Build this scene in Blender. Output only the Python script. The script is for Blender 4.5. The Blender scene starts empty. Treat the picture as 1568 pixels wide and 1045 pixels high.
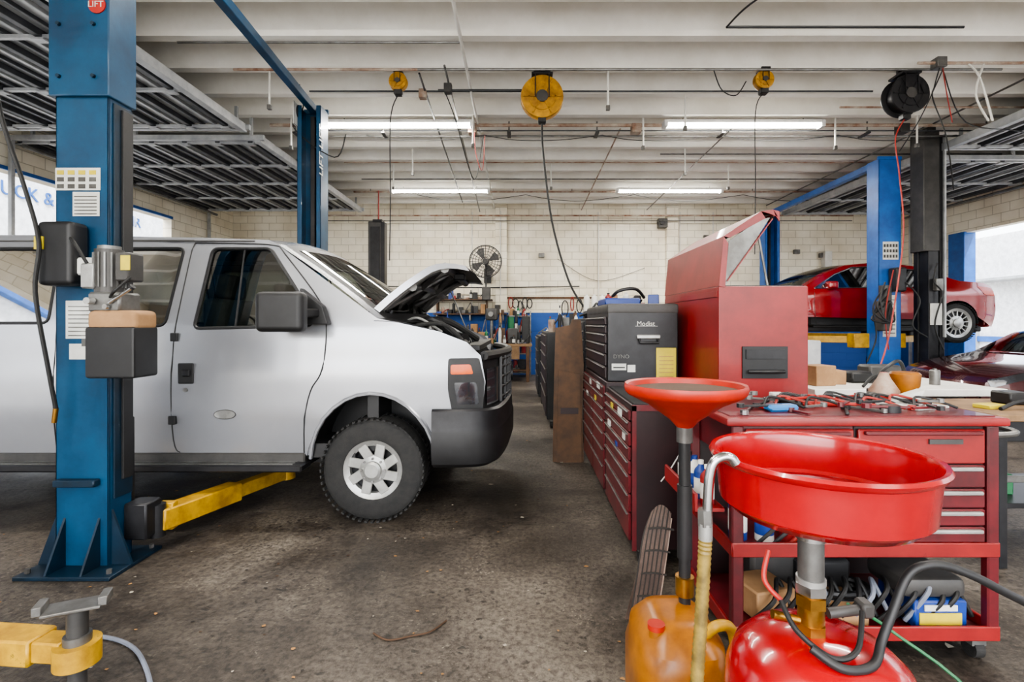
import bpy, bmesh, math, random
from mathutils import Vector, Matrix, geometry
random.seed(7)
SC=bpy.context.scene
def C(r,g,b):
    f=lambda v:(v/255/12.92) if v/255<=.04045 else ((v/255+.055)/1.055)**2.4
    return (f(r),f(g),f(b))
# ---------------------------------------------------------------- materials
def mat(name,c,rough=.5,metal=0.,c2=None,scale=6.,amt=.5,bump=0.,bscale=None,coat=0.,emit=0.,trans=0.,wear=None,wth=.62):
    m=bpy.data.materials.new(name); m.use_nodes=True
    nt=m.node_tree; N=nt.nodes; L=nt.links; p=N['Principled BSDF']
    p.inputs['Base Color'].default_value=(*c,1); p.inputs['Roughness'].default_value=rough
    p.inputs['Metallic'].default_value=metal; p.inputs['Coat Weight'].default_value=coat
    p.inputs['Transmission Weight'].default_value=trans
    if emit: 
        p.inputs['Emission Color'].default_value=(*c,1); p.inputs['Emission Strength'].default_value=emit
    tc=N.new('ShaderNodeTexCoord')
    if c2 is None: c2=tuple(v*.72 for v in c); 
    n=N.new('ShaderNodeTexNoise'); n.inputs['Scale'].default_value=scale; n.inputs['Detail'].default_value=6
    n.inputs['Roughness'].default_value=.65
    L.new(tc.outputs['Object'],n.inputs['Vector'])
    r=N.new('ShaderNodeValToRGB'); r.color_ramp.elements[0].position=.5-.22*(1-amt)-.02
    r.color_ramp.elements[1].position=.5+.3*(1-amt)+.05
    r.color_ramp.elements[0].color=(*c2,1); r.color_ramp.elements[1].color=(*c,1)
    L.new(n.outputs['Fac'],r.inputs['Fac']); out=r.outputs['Color']
    if wear is not None:
        nw=N.new('ShaderNodeTexNoise'); nw.inputs['Scale'].default_value=9; nw.inputs['Detail'].default_value=12; nw.inputs['Roughness'].default_value=.78
        L.new(tc.outputs['Object'],nw.inputs['Vector']); rw=N.new('ShaderNodeValToRGB'); rw.color_ramp.elements[0].position=wth; rw.color_ramp.elements[1].position=wth+.05
        rw.color_ramp.elements[1].color=(.7,.7,.7,1)
        L.new(nw.outputs['Fac'],rw.inputs['Fac']); x=N.new('ShaderNodeMix'); x.data_type='RGBA'; L.new(rw.outputs['Color'],x.inputs[0]); L.new(out,x.inputs[6]); x.inputs[7].default_value=(*wear,1); out=x.outputs[2]
    if not emit: L.new(out,p.inputs['Base Color'])
    if bump:
        n2=N.new('ShaderNodeTexNoise'); n2.inputs['Scale'].default_value=bscale or scale*6
        n2.inputs['Detail'].default_value=4; L.new(tc.outputs['Object'],n2.inputs['Vector'])
        b=N.new('ShaderNodeBump'); b.inputs['Strength'].default_value=bump; b.inputs['Distance'].default_value=.01
        L.new(n2.outputs['Fac'],b.inputs['Height']); L.new(b.outputs['Normal'],p.inputs['Normal'])
    return m
def glassmat(name,tint,gl=.12):
    m=bpy.data.materials.new(name); m.use_nodes=True; nt=m.node_tree; N=nt.nodes; L=nt.links
    N.remove(N['Principled BSDF']); o=N['Material Output']
    t=N.new('ShaderNodeBsdfTransparent'); t.inputs[0].default_value=(*tint,1)
    g=N.new('ShaderNodeBsdfGlossy'); g.inputs['Roughness'].default_value=.02
    lw=N.new('ShaderNodeLayerWeight'); lw.inputs['Blend'].default_value=.35
    mr=N.new('ShaderNodeMapRange'); mr.inputs['To Min'].default_value=gl; mr.inputs['To Max'].default_value=.8
    L.new(lw.outputs['Fresnel'],mr.inputs['Value'])
    x=N.new('ShaderNodeMixShader'); L.new(mr.outputs[0],x.inputs[0]); L.new(t.outputs[0],x.inputs[1]); L.new(g.outputs[0],x.inputs[2])
    L.new(x.outputs[0],o.inputs['Surface']); return m
M={}
M['white']=mat('white_paint',C(228,226,219),.6,c2=C(205,203,195),scale=3)
M['ceil']=mat('ceiling_paint',C(244,242,236),.8,c2=C(220,216,206),scale=1.3,amt=.3,bump=.1,bscale=20,wear=C(190,178,160),wth=.66)
M['lampwhite']=mat('lamp_body_white',C(230,230,228),.4)
M['tube']=mat('fluorescent_tube_glow',(1,.97,.90),.4,emit=26)
M['black']=mat('black_plastic',C(32,32,34),.5,c2=C(20,20,21))
M['rubber']=mat('tyre_rubber',C(42,41,40),.8,c2=C(28,28,28),scale=20,bump=.2)
M['blackmetal']=mat('black_metal',C(46,46,49),.4,.3,c2=C(30,30,32))
M['darkgrey']=mat('dark_grey_paint',C(70,68,66),.5,c2=C(50,49,48))
M['grey']=mat('grey_steel',C(130,130,128),.4,.6,c2=C(92,90,87))
M['galv']=mat('galvanised_steel',C(190,192,192),.5,.2,c2=C(150,153,156),scale=4)
M['darkrib']=mat('dark_rib_steel',C(78,80,84),.5,.2,c2=C(52,54,58))
M['chrome']=mat('chrome',C(200,200,200),.22,1.,c2=C(160,160,160))
M['alu']=mat('brushed_aluminium',C(186,186,184),.36,.6,c2=C(150,150,147))
M['teal']=mat('lift_blue_paint',C(14,72,106),.38,.1,c2=C(9,50,78),scale=4,amt=.4,coat=.2,bump=.05,wear=C(70,104,118),wth=.67)
M['teald']=mat('lift_blue_dark',C(10,40,60),.45,.1,c2=C(7,28,42),wear=C(80,90,94),wth=.64)
M['blue']=mat('bright_blue_paint',C(32,98,176),.4,c2=C(24,76,142),scale=4,wear=C(120,140,160),wth=.68)
M['wallblue']=mat('sign_blue_paint',C(50,96,160),.6,c2=C(44,86,150))
M['yellow']=mat('lift_yellow_paint',C(206,162,24),.45,c2=C(140,102,24),scale=9,amt=.3,wear=C(60,48,30),wth=.6)
M['reel']=mat('reel_yellow',C(196,144,24),.45,c2=C(132,92,20),scale=9)
M['silver']=mat('van_silver_paint',C(164,166,171),.27,.5,c2=C(156,158,163),scale=1.5,coat=.7)
M['red']=mat('toolbox_red_paint',C(140,28,28),.42,c2=C(116,22,22),scale=4,coat=.1,wear=C(84,24,24),wth=.64)
M['maroon']=mat('cabinet_maroon_paint',C(104,22,30),.4,c2=C(68,16,21),scale=5,coat=.2,wear=C(60,36,36),wth=.62)
M['maroond']=mat('cabinet_maroon_dark',C(42,22,24),.45,c2=C(30,16,18))
M['drainred']=mat('drain_red_enamel',C(164,5,18),.2,c2=C(140,5,15),scale=3,amt=.6,coat=.5,wear=C(96,10,14),wth=.70)
M['carred']=mat('car_red_paint',C(140,10,18),.2,.2,c2=C(124,8,15),scale=2,coat=1.)
M['carmaroon']=mat('car_maroon_paint',C(70,16,22),.2,.3,c2=C(56,10,16),coat=1.)
M['orangered']=mat('funnel_orange_plastic',C(182,40,16),.4,c2=C(146,30,12),scale=6,wear=C(96,30,16),wth=.64)
M['amber']=mat('amber_plastic',C(178,112,22),.35,c2=C(110,62,14),scale=7,amt=.3,trans=.15)
M['hoseyel']=mat('hose_yellow_green',C(140,118,54),.5,c2=C(92,76,36),scale=30)
M['brass']=mat('brass',C(182,138,64),.3,.9,c2=C(122,86,38))
M['oil']=mat('red_oil_film',C(120,10,16),.05,c2=C(90,8,12),coat=1)
M['wood']=mat('brown_wood',C(96,66,38),.6,c2=C(62,42,26),scale=5)
M['ply']=mat('plywood_top',C(146,116,82),.6,c2=C(104,80,54),scale=5)
M['card']=mat('cardboard',C(168,132,94),.8,c2=C(142,108,74))
M['paper']=mat('paper_label',C(210,211,206),.6,c2=C(188,188,182))
M['labyel']=mat('label_yellow',C(210,190,50),.5)
M['labred']=mat('label_red',C(180,38,30),.5)
M['orange']=mat('amber_lens',C(220,96,16),.25,c2=C(190,76,10))
M['tail']=mat('tail_lens',C(200,60,30),.2)
M['lens']=mat('headlamp_lens',C(70,74,80),.08,.3,c2=C(40,42,46),coat=1)
M['seat']=mat('seat_fabric',C(88,86,84),.9,c2=C(64,62,60))
M['glass']=glassmat('window_glass',(.40,.46,.45))
M['rglass']=glassmat('tinted_rear_glass',(.16,.19,.19),.16)
M['wsglass']=glassmat('windshield_glass',(.5,.56,.54),.15)
M['cglass']=glassmat('dark_window_glass',(.18,.2,.2),.12)
M['wire']=mat('cable_black',C(22,22,22),.6)
M['wirered']=mat('cable_red',C(150,40,30),.6)
M['wiregrey']=mat('cable_grey',C(120,126,140),.5)
M['rust']=mat('pipe_rusty_white',C(200,192,178),.6,c2=C(120,78,52),scale=5,amt=.3)
M['wallp']=mat('exterior_white',C(238,239,240),.8)
M['asph']=mat('exterior_concrete',C(190,188,182),.9,c2=C(165,162,156),scale=2)
M['tan']=mat('leaf_tan',C(166,122,72),.8); M['pale']=mat('chip_pale',C(180,172,156),.8); M['brn']=mat('leaf_brown',C(76,54,36),.8); M['dchip']=mat('chip_dark',C(44,40,36),.8)
M['green']=mat('green_plastic',C(30,110,66),.5); M['bluep']=mat('blue_plastic',C(30,62,140),.4); M['skyb']=mat('light_blue_plastic',C(50,120,180),.4)
M['fin']=mat('dark_brown_fins',C(100,82,72),.6,.1,c2=C(66,52,46))

def floor_mat():
    m=bpy.data.materials.new('stained_concrete'); m.use_nodes=True; nt=m.node_tree; N=nt.nodes; L=nt.links; p=N['Principled BSDF']
    tc=N.new('ShaderNodeNewGeometry'); POS=tc.outputs['Position']
    def noise(s,d=6,r=.6,w=0.):
        n=N.new('ShaderNodeTexNoise'); n.inputs['Scale'].default_value=s; n.inputs['Detail'].default_value=d; n.inputs['Roughness'].default_value=r
        n.inputs['Distortion'].default_value=w
        L.new(POS,n.inputs['Vector']); return n
    def ramp(src,stops):
        r=N.new('ShaderNodeValToRGB'); e=r.color_ramp.elements
        e[0].position,e[0].color=stops[0][0],(*stops[0][1],1); e[1].position,e[1].color=stops[-1][0],(*stops[-1][1],1)
        for q,c in stops[1:-1]:
            k=e.new(q); k.color=(*c,1)
        L.new(src,r.inputs['Fac']); return r
    def mix(t,f,a,b):
        x=N.new('ShaderNodeMix'); x.data_type='RGBA'; x.blend_type=t
        if isinstance(f,float): x.inputs[0].default_value=f
        else: L.new(f,x.inputs[0])
        L.new(a,x.inputs[6]); L.new(b,x.inputs[7]); return x.outputs[2]
    def rgb(*c):
        q=N.new('ShaderNodeRGB'); q.outputs[0].default_value=(*C(*c),1); return q.outputs[0]
    base=ramp(noise(.7,8,.65).outputs['Fac'],[(.34,C(66,59,52)),(.5,C(100,92,83)),(.66,C(128,120,109))])
    fine=ramp(noise(34,5,.75).outputs['Fac'],[(.36,C(122,116,110)),(.58,C(255,255,255))])
    c=mix('MULTIPLY',.85,base.outputs[0],fine.outputs[0])
    def chips(sc,th,seed_scale,lo,hi,col,c,am=1.):
        add=N.new('ShaderNodeVectorMath'); add.operation='MULTIPLY_ADD'; nn=noise(sc*1.4,2); L.new(nn.outputs['Color'],add.inputs[0]); add.inputs[1].default_value=(1.6/sc,)*3; L.new(POS,add.inputs[2])
        v=N.new('ShaderNodeTexVoronoi'); v.inputs['Scale'].default_value=sc; L.new(add.outputs[0],v.inputs['Vector'])
        sp=ramp(v.outputs['Distance'],[(th,(am,am,am)),(th+.09,(0,0,0))]); ms=ramp(noise(seed_scale,4).outputs['Fac'],[(lo,(0,0,0)),(hi,(1,1,1))])
        return mix('MIX',mix('MULTIPLY',1.,sp.outputs[0],ms.outputs[0]),c,rgb(*col))
    c=chips(22,.24,5,.47,.58,(50,45,40),c,.9); c=chips(37,.18,2.3,.50,.66,(150,141,127),c,.7); c=chips(11,.13,3.1,.5,.6,(40,36,32),c,.9); c=chips(13,.08,9,.56,.62,(150,142,128),c,.8)
    st=ramp(noise(.55,8,.72,.6).outputs['Fac'],[(.36,C(100,84,70)),(.52,(1,1,1))]); c=mix('MULTIPLY',.9,c,st.outputs[0])
    dn=noise(2.2,6,.7); 
    for (sx,sy,rad,k) in ((-.15,4.2,.85,.8),(.1,3.4,.5,.6),(-.9,3.3,.7,.6),(-2.5,3.8,1.0,.65),(-.2,6.0,.8,.7),(.45,2.4,.4,.65),(-1.3,2.2,.5,.45),(-3.4,4.8,1.4,.7),(-.1,8.4,.7,.65),(-.5,2.6,.35,.4)):
        d=N.new('ShaderNodeVectorMath'); d.operation='DISTANCE'; L.new(POS,d.inputs[0]); d.inputs[1].default_value=(sx,sy,0)
        a=N.new('ShaderNodeMath'); a.operation='MULTIPLY_ADD'; L.new(dn.outputs['Fac'],a.inputs[0]); a.inputs[1].default_value=rad*1.6; L.new(d.outputs['Value'],a.inputs[2])
        mr=N.new('ShaderNodeMapRange'); L.new(a.outputs[0],mr.inputs['Value']); mr.inputs['From Min'].default_value=rad*1.0; mr.inputs['From Max'].default_value=rad*1.9; mr.inputs['To Min'].default_value=k; mr.inputs['To Max'].default_value=0
        c=mix('MULTIPLY',mr.outputs[0],c,rgb(104,90,76))
    L.new(c,p.inputs['Base Color'])
    rr=N.new('ShaderNodeMapRange'); L.new(noise(1.7).outputs['Fac'],rr.inputs['Value']); rr.inputs['To Min'].default_value=.3; rr.inputs['To Max'].default_value=.8
    L.new(rr.outputs[0],p.inputs['Roughness'])
    b=N.new('ShaderNodeBump'); b.inputs['Strength'].default_value=.5; b.inputs['Distance'].default_value=.01
    L.new(noise(28,5,.7).outputs['Fac'],b.inputs['Height']); L.new(b.outputs['Normal'],p.inputs['Normal'])
    return m
M['floor']=floor_mat()
def block_mat(name,axis,dado):
    m=bpy.data.materials.new(name); m.use_nodes=True; nt=m.node_tree; N=nt.nodes; L=nt.links; p=N['Principled BSDF']
    g=N.new('ShaderNodeNewGeometry'); s=N.new('ShaderNodeSeparateXYZ'); L.new(g.outputs['Position'],s.inputs[0])
    c=N.new('ShaderNodeCombineXYZ'); L.new(s.outputs[axis],c.inputs[0]); L.new(s.outputs[2],c.inputs[1])
    b=N.new('ShaderNodeTexBrick'); b.inputs['Scale'].default_value=1; b.inputs['Brick Width'].default_value=.4; b.inputs['Row Height'].default_value=.2
    b.inputs['Mortar Size'].default_value=.009; b.inputs['Mortar Smooth'].default_value=.3
    b.inputs['Color1'].default_value=(*C(244,238,222),1); b.inputs['Color2'].default_value=(*C(236,229,210),1); b.inputs['Mortar'].default_value=(*C(200,192,172),1)
    L.new(c.outputs[0],b.inputs['Vector'])
    n=N.new('ShaderNodeTexNoise'); n.inputs['Scale'].default_value=1.2; n.inputs['Detail'].default_value=8; L.new(c.outputs[0],n.inputs['Vector'])
    r=N.new('ShaderNodeValToRGB'); r.color_ramp.elements[0].position=.35; r.color_ramp.elements[1].position=.6
    r.color_ramp.elements[0].color=(.70,.65,.57,1); r.color_ramp.elements[1].color=(1,1,1,1); L.new(n.outputs['Fac'],r.inputs['Fac'])
    x=N.new('ShaderNodeMix'); x.data_type='RGBA'; x.blend_type='MULTIPLY'; x.inputs[0].default_value=.65
    L.new(b.outputs['Color'],x.inputs[6]); L.new(r.outputs[0],x.inputs[7])
    lt=N.new('ShaderNodeMath'); lt.operation='LESS_THAN'; lt.inputs[1].default_value=dado; L.new(s.outputs[2],lt.inputs[0])
    y=N.new('ShaderNodeMix'); y.data_type='RGBA'; L.new(lt.outputs[0],y.inputs[0]); L.new(x.outputs[2],y.inputs[6]); y.inputs[7].default_value=(*C(36,80,150),1)
    L.new(y.outputs[2],p.inputs['Base Color']); p.inputs['Roughness'].default_value=.7
    bp=N.new('ShaderNodeBump'); bp.invert=True; bp.inputs['Strength'].default_value=.5; bp.inputs['Distance'].default_value=.01
    L.new(b.outputs['Fac'],bp.inputs['Height']); L.new(bp.outputs['Normal'],p.inputs['Normal'])
    return m
M['wallb']=block_mat('painted_block_back',0,1.72); M['walls']=block_mat('painted_block_side',1,1.25)
# ---------------------------------------------------------------- builder
def catmull(pts,n=6):
    P=[Vector(p) for p in pts]
    if len(P)<3: return P
    out=[]
    for i in range(len(P)-1):
        p0=P[max(i-1,0)];p1=P[i];p2=P[i+1];p3=P[min(i+2,len(P)-1)]
        for k in range(n):
            t=k/n
            out.append(.5*((2*p1)+(-p0+p2)*t+(2*p0-5*p1+4*p2-p3)*t*t+(-p0+3*p1-3*p2+p3)*t**3))
    out.append(P[-1]); return out
def inpoly(x,y,poly):
    c=False; j=len(poly)-1
    for i in range(len(poly)):
        xi,yi=poly[i];xj,yj=poly[j]
        if (yi>y)!=(yj>y) and x<(xj-xi)*(y-yi)/(yj-yi)+xi: c=not c
        j=i
    return c
def roundpoly(poly,r,n=4):
    out=[]
    L=len(poly)
    for i in range(L):
        p0=Vector(poly[i-1]);p1=Vector(poly[i]);p2=Vector(poly[(i+1)%L])
        a=(p0-p1);b=(p2-p1);rr=min(r,a.length*.45,b.length*.45)
        A=p1+a.normalized()*rr;Bq=p1+b.normalized()*rr
        for k in range(n+1):
            t=k/n; q=A*(1-t)**2+p1*2*t*(1-t)+Bq*t*t; out.append((q.x,q.y))
    return out
class B:
    def __init__(s,name): s.name=name; s.bm=bmesh.new(); s.mats=[]; s.M=Matrix.Identity(4)
    def mi(s,m):
        m=M[m] if isinstance(m,str) else m
        if m not in s.mats: s.mats.append(m)
        return s.mats.index(m)
    def V(s,p): return s.bm.verts.new(s.M@Vector(p))
    def F(s,vs,m):
        try:
            f=s.bm.faces.new(vs); f.material_index=s.mi(m); return f
        except ValueError: return None
    def box(s,x0,x1,y0,y1,z0,z1,m,bev=.004,R=None,seg=1):
        x0,x1=min(x0,x1),max(x0,x1);y0,y1=min(y0,y1),max(y0,y1);z0,z1=min(z0,z1),max(z0,z1)
        c=Vector(((x0+x1)/2,(y0+y1)/2,(z0+z1)/2))
        T=Matrix.Translation(c)
        if R is not None: T=T@R
        T=s.M@T@Matrix.Diagonal((max(x1-x0,1e-4),max(y1-y0,1e-4),max(z1-z0,1e-4),1))
        r=bmesh.ops.create_cube(s.bm,size=1,matrix=T); vs=r['verts']; i=s.mi(m)
        fs=set(f for v in vs for f in v.link_faces)
        for f in fs: f.material_index=i
        if bev and min(x1-x0,y1-y0,z1-z0)>bev*2.2:
            es=list(set(e for v in vs for e in v.link_edges))
            q=bmesh.ops.bevel(s.bm,geom=es,offset=bev,segments=seg,affect='EDGES',profile=.5,material=i)
            for f in q['faces']: f.material_index=i
    def bar(s,p0,p1,w,h,m,bev=.003,up=(0,0,1)):
        p0=Vector(p0);p1=Vector(p1);d=p1-p0;l=d.length;d.normalize();u=Vector(up)
        if abs(d.dot(u))>.98:u=Vector((0,1,0))
        sd=d.cross(u).normalized();u=sd.cross(d)
        R=Matrix((sd,d,u)).transposed().to_4x4(); c=(p0+p1)/2
        s.box(c.x-w/2,c.x+w/2,c.y-l/2,c.y+l/2,c.z-h/2,c.z+h/2,m,bev,R)
    def tube(s,pts,r,m,seg=8,smooth=True,caps=True,closed=False):
        P=catmull(pts) if smooth and len(pts)>2 else [Vector(p) for p in pts]
        rs=r if callable(r) else (lambda t:r)
        rings=[];n=len(P);prev=None
        for i,p in enumerate(P):
            if closed: d=P[(i+1)%n]-P[i-1]
            else: d=(P[min(i+1,n-1)]-P[max(i-1,0)])
            d=d.normalized() if d.length>1e-9 else Vector((0,0,1))
            if prev is None:
                a=Vector((0,0,1)) if abs(d.z)<.9 else Vector((1,0,0)); a=(a-d*a.dot(d)).normalized()
            else:
                a=prev-d*prev.dot(d); a=a.normalized() if a.length>1e-6 else prev
            prev=a;b=d.cross(a);rr=rs(i/max(n-1,1))
            rings.append([s.V(p+a*math.cos(t*2*math.pi/seg)*rr+b*math.sin(t*2*math.pi/seg)*rr) for t in range(seg)])
        k=n if closed else n-1
        for i in range(k):
            A=rings[i];Bq=rings[(i+1)%n]
            for t in range(seg): s.F([A[t],A[(t+1)%seg],Bq[(t+1)%seg],Bq[t]],m)
        if caps and not closed:
            s.F(rings[0][::-1],m); s.F(rings[-1],m)
    def cyl(s,p0,p1,r,m,r2=None,seg=18):
        r2=r if r2 is None else r2
        s.tube([p0,p1],lambda t:r+(r2-r)*t,m,seg,False)
    def lathe(s,prof,c,m,seg=32,axis=(0,0,1)):
        ax=Vector(axis).normalized(); R=Vector((0,0,1)).rotation_difference(ax).to_matrix()
        c=Vector(c);rings=[]
        ms=m if isinstance(m,list) else [m]*(len(prof)-1)
        for r,z in prof:
            if r<1e-5: rings.append([s.V(c+R@Vector((0,0,z)))])
            else: rings.append([s.V(c+R@Vector((r*math.cos(t*2*math.pi/seg),r*math.sin(t*2*math.pi/seg),z))) for t in range(seg)])
        for i in range(len(rings)-1):
            a=rings[i];b=rings[i+1]
            for t in range(seg):
                u=(t+1)%seg
                if len(a)==1 and len(b)==1: continue
                if len(a)==1: s.F([a[0],b[t],b[u]],ms[i])
                elif len(b)==1: s.F([a[t],a[u],b[0]],ms[i])
                else: s.F([a[t],a[u],b[u],b[t]],ms[i])
    def prism(s,poly,lo,hi,m,plane='xz',bev=0):
        mp={'xz':lambda a,b,c:(a,c,b),'xy':lambda a,b,c:(a,b,c),'yz':lambda a,b,c:(c,a,b)}[plane]
        A=[s.V(mp(a,b,lo)) for a,b in poly];Bq=[s.V(mp(a,b,hi)) for a,b in poly]
        s.F(A,m);s.F(Bq[::-1],m)
        n=len(poly)
        for i in range(n): s.F([A[i],Bq[i],Bq[(i+1)%n],A[(i+1)%n]],m)
        if bev:
            es=list(set(e for v in A+Bq for e in v.link_edges)); bmesh.ops.bevel(s.bm,geom=es,offset=bev,segments=2,affect='EDGES',profile=.5,material=s.mi(m))
    def grid(s,fn,nu,nv,m):
        g=[[s.V(fn(i/nu,j/nv)) for j in range(nv+1)] for i in range(nu+1)]
        for i in range(nu):
            for j in range(nv):
                mm=m((i+.5)/nu,(j+.5)/nv) if callable(m) else m
                if mm: s.F([g[i][j],g[i+1][j],g[i+1][j+1],g[i][j+1]],mm)
    def panel(s,outline,holes,fn,m,step=.1):
        pts=[];edges=[]
        def loop(poly):
            st=len(pts)
            for i in range(len(poly)):
                a=Vector(poly[i]);b=Vector(poly[(i+1)%len(poly)]);k=max(1,int((b-a).length/step))
                for t in range(k): pts.append(a+(b-a)*t/k)
            e=len(pts)
            for i in range(st,e): edges.append((i,i+1 if i+1<e else st))
        loop(outline)
        for h in holes: loop(h)
        bnd=list(pts)
        xs=[p[0] for p in outline];zs=[p[1] for p in outline]
        x=min(xs)+step/2
        while x<max(xs):
            z=min(zs)+step/2
            while z<max(zs):
                if inpoly(x,z,outline) and not any(inpoly(x,z,h) for h in holes):
                    q=Vector((x,z))
                    if min((q-b).length_squared for b in bnd)>(step*.45)**2: pts.append(q)
                z+=step
            x+=step
        r=geometry.delaunay_2d_cdt(pts,edges,[],0,1e-6)
        vs=[s.V(fn(p[0],p[1])) for p in r[0]]
        for f in r[2]:
            cx=sum(r[0][i][0] for i in f)/len(f);cz=sum(r[0][i][1] for i in f)/len(f)
            if inpoly(cx,cz,outline) and not any(inpoly(cx,cz,h) for h in holes): s.F([vs[i] for i in f],m)
    def text(s,txt,size,mtx,m,ext=.004):
        cu=bpy.data.curves.new('t','FONT'); cu.body=txt; cu.size=size; cu.extrude=ext; cu.resolution_u=3
        o=bpy.data.objects.new('t',cu); me=bpy.data.meshes.new_from_object(o)
        me.transform(s.M@mtx); n=len(s.bm.faces); s.bm.from_mesh(me); s.bm.faces.ensure_lookup_table(); i=s.mi(m)
        for f in s.bm.faces[n:]: f.material_index=i
        bpy.data.objects.remove(o); bpy.data.curves.remove(cu); bpy.data.meshes.remove(me)
    def done(s,ang=38):
        bm=s.bm; bmesh.ops.recalc_face_normals(bm,faces=bm.faces)
        a=math.radians(ang)
        for f in bm.faces: f.smooth=True
        for e in bm.edges:
            if len(e.link_faces)!=2 or e.calc_face_angle(0)>a: e.smooth=False
        bm.verts.ensure_lookup_table()
        mn=Vector((min(v.co.x for v in bm.verts),min(v.co.y for v in bm.verts),min(v.co.z for v in bm.verts)))
        mx=Vector((max(v.co.x for v in bm.verts),max(v.co.y for v in bm.verts),max(v.co.z for v in bm.verts)))
        c=Vector(((mn.x+mx.x)/2,(mn.y+mx.y)/2,mn.z))
        for v in bm.verts: v.co-=c
        me=bpy.data.meshes.new(s.name); bm.to_mesh(me); bm.free()
        for m in s.mats: me.materials.append(m)
        o=bpy.data.objects.new(s.name,me); o.location=c; SC.collection.objects.link(o)
        wn=o.modifiers.new('weighted_normal','WEIGHTED_NORMAL'); wn.keep_sharp=True; wn.weight=50
        return o
rx=lambda a:Matrix.Rotation(math.radians(a),4,'X'); ry=lambda a:Matrix.Rotation(math.radians(a),4,'Y'); rz=lambda a:Matrix.Rotation(math.radians(a),4,'Z')
# ---------------------------------------------------------------- camera
cd=bpy.data.cameras.new('camera'); cam=bpy.data.objects.new('camera',cd); SC.collection.objects.link(cam); SC.camera=cam
cam.location=(0,0,1.43); cam.rotation_euler=(math.radians(90),0,0); cd.lens=18; cd.sensor_width=36; cd.clip_start=.05
cd.shift_x=-15/1600; cd.shift_y=-28/1600
# ---------------------------------------------------------------- room
XL,XR,YB,YF=-8.0,10.3,14.2,-4.0
b=B('floor'); b.box(XL-.2,XR+.2,YF-.2,YB+.2,-.15,0,'floor',0); b.done()
b=B('exterior_ground'); b.box(-40,XL-.2,-25,40,-.2,-.03,'asph',0); b.box(XR+.2,45,-25,40,-.2,-.03,'asph',0); b.box(XL-.2,XR+.2,-25,YF-.2,-.2,-.03,'asph',0); b.done()
b=B('ceiling'); b.box(XL-.2,XR+.2,YF-.2,YB+.2,5.0,5.2,'ceil',0)
y=YF+.4
while y<YB-.2:
    b.prism([(y-.06,4.63),(y+.06,4.63),(y+.12,5.0),(y-.12,5.0)],XL,XR,'ceil','yz'); y+=.72
b.done()
def sidewall(name,x0,x1,openings,top):
    b=B(name); ys=YF
    for a,c in openings:
        b.box(x0,x1,ys,a,0,5.0,'walls',0); b.box(x0,x1,a,c,top,5.0,'walls',0); ys=c
    b.box(x0,x1,ys,YB,0,5.0,'walls',0); return b.done()
sidewall('wall_left',XL-.2,XL,[(-3.2,.6),(1.4,7.0),(7.6,11.7)],3.8)
sidewall('wall_right',XR,XR+.2,[(-3.2,.6),(1.6,4.9),(5.4,11.9)],3.53)
b=B('wall_back'); b.box(XL-.2,XR+.2,YB,YB+.2,0,5.0,'wallb',0)
for x in (-.72,3.98): b.box(x,x+.32,YB-.16,YB,0,4.63,'wallb',.01)
b.done()
b=B('wall_front'); b.box(XL-.2,-5,YF-.2,YF,0,5.0,'white',0); b.box(7.5,XR+.2,YF-.2,YF,0,5.0,'white',0); b.box(-5,7.5,YF-.2,YF,3.9,5.0,'white',0); b.done()  # unseen wall behind the camera, wide opening shaped to let sky light in
b=B('trim_1'); b.box(XL,XL+.04,7.6,11.7,3.8,3.86,'blue',.004); b.done()
b=B('trim_2'); b.box(XR-.06,XR+.22,11.85,12.3,0,3.55,'blue',.01); b.done()
# overhead open doors
def odoor(name,xi,xo,y0,y1,z=4.3):
    b=B(name); a,c=min(xi,xo),max(xi,xo)
    b.box(a,c,y0,y1,z+.04,z+.055,'galv',0)
    n=int((c-a)/.17)
    for i in range(n+1):
        x=a+(c-a)*i/n
        wide=i%3==0
        b.box(x-(.035 if wide else .022),x+(.035 if wide else .022),y0,y1,z-(.03 if wide else .0),z+.04,'darkrib' if (wide or i%3==1) else 'galv',.004)
    m=max(2,int((y1-y0)/1.1))
    for i in range(m+1):
        y=y0+.04+(y1-y0-.08)*i/m
        b.box(a,c,y-.025,y+.025,z-.04,z+.0,'galv',.003)
        for j in range(0,n,3): b.box(a+(c-a)*j/n-.06,a+(c-a)*j/n+.06,y-.045,y+.045,z-.06,z-.045,'galv',0)
    for yy in (y0-.09,y1+.09):
        b.box(a-.1,c+.1,yy-.03,yy+.03,z-.03,z+.05,'galv',.003)
        for x in (a+.3,(a+c)/2,c-.1): b.box(x-.02,x+.02,yy-.02,yy+.02,z+.05,4.62,'galv',0)
    b.box(xi-.05,xi+.05,y0-.1,y1+.1,z-.06,z+.06,'galv',.005)
    s=-1 if xo<0 else 1
    b.cyl((xo-s*.16,y0-.1,z-.12),(xo-s*.16,y1+.1,z-.12),.03,'grey')
    for yy in (y0-.09,y1+.09): b.box(xo-.06,xo,yy-.03,yy+.03,0.0,z-.02,'galv',.003)
    b.done()
odoor('door_1',-4.1,-7.9,1.6,7.45); odoor('door_2',-4.1,-7.9,8.05,12.9)
odoor('door_3',6.9,10.2,4.0,8.3); odoor('door_4',6.9,10.2,9.0,13.3)
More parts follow.
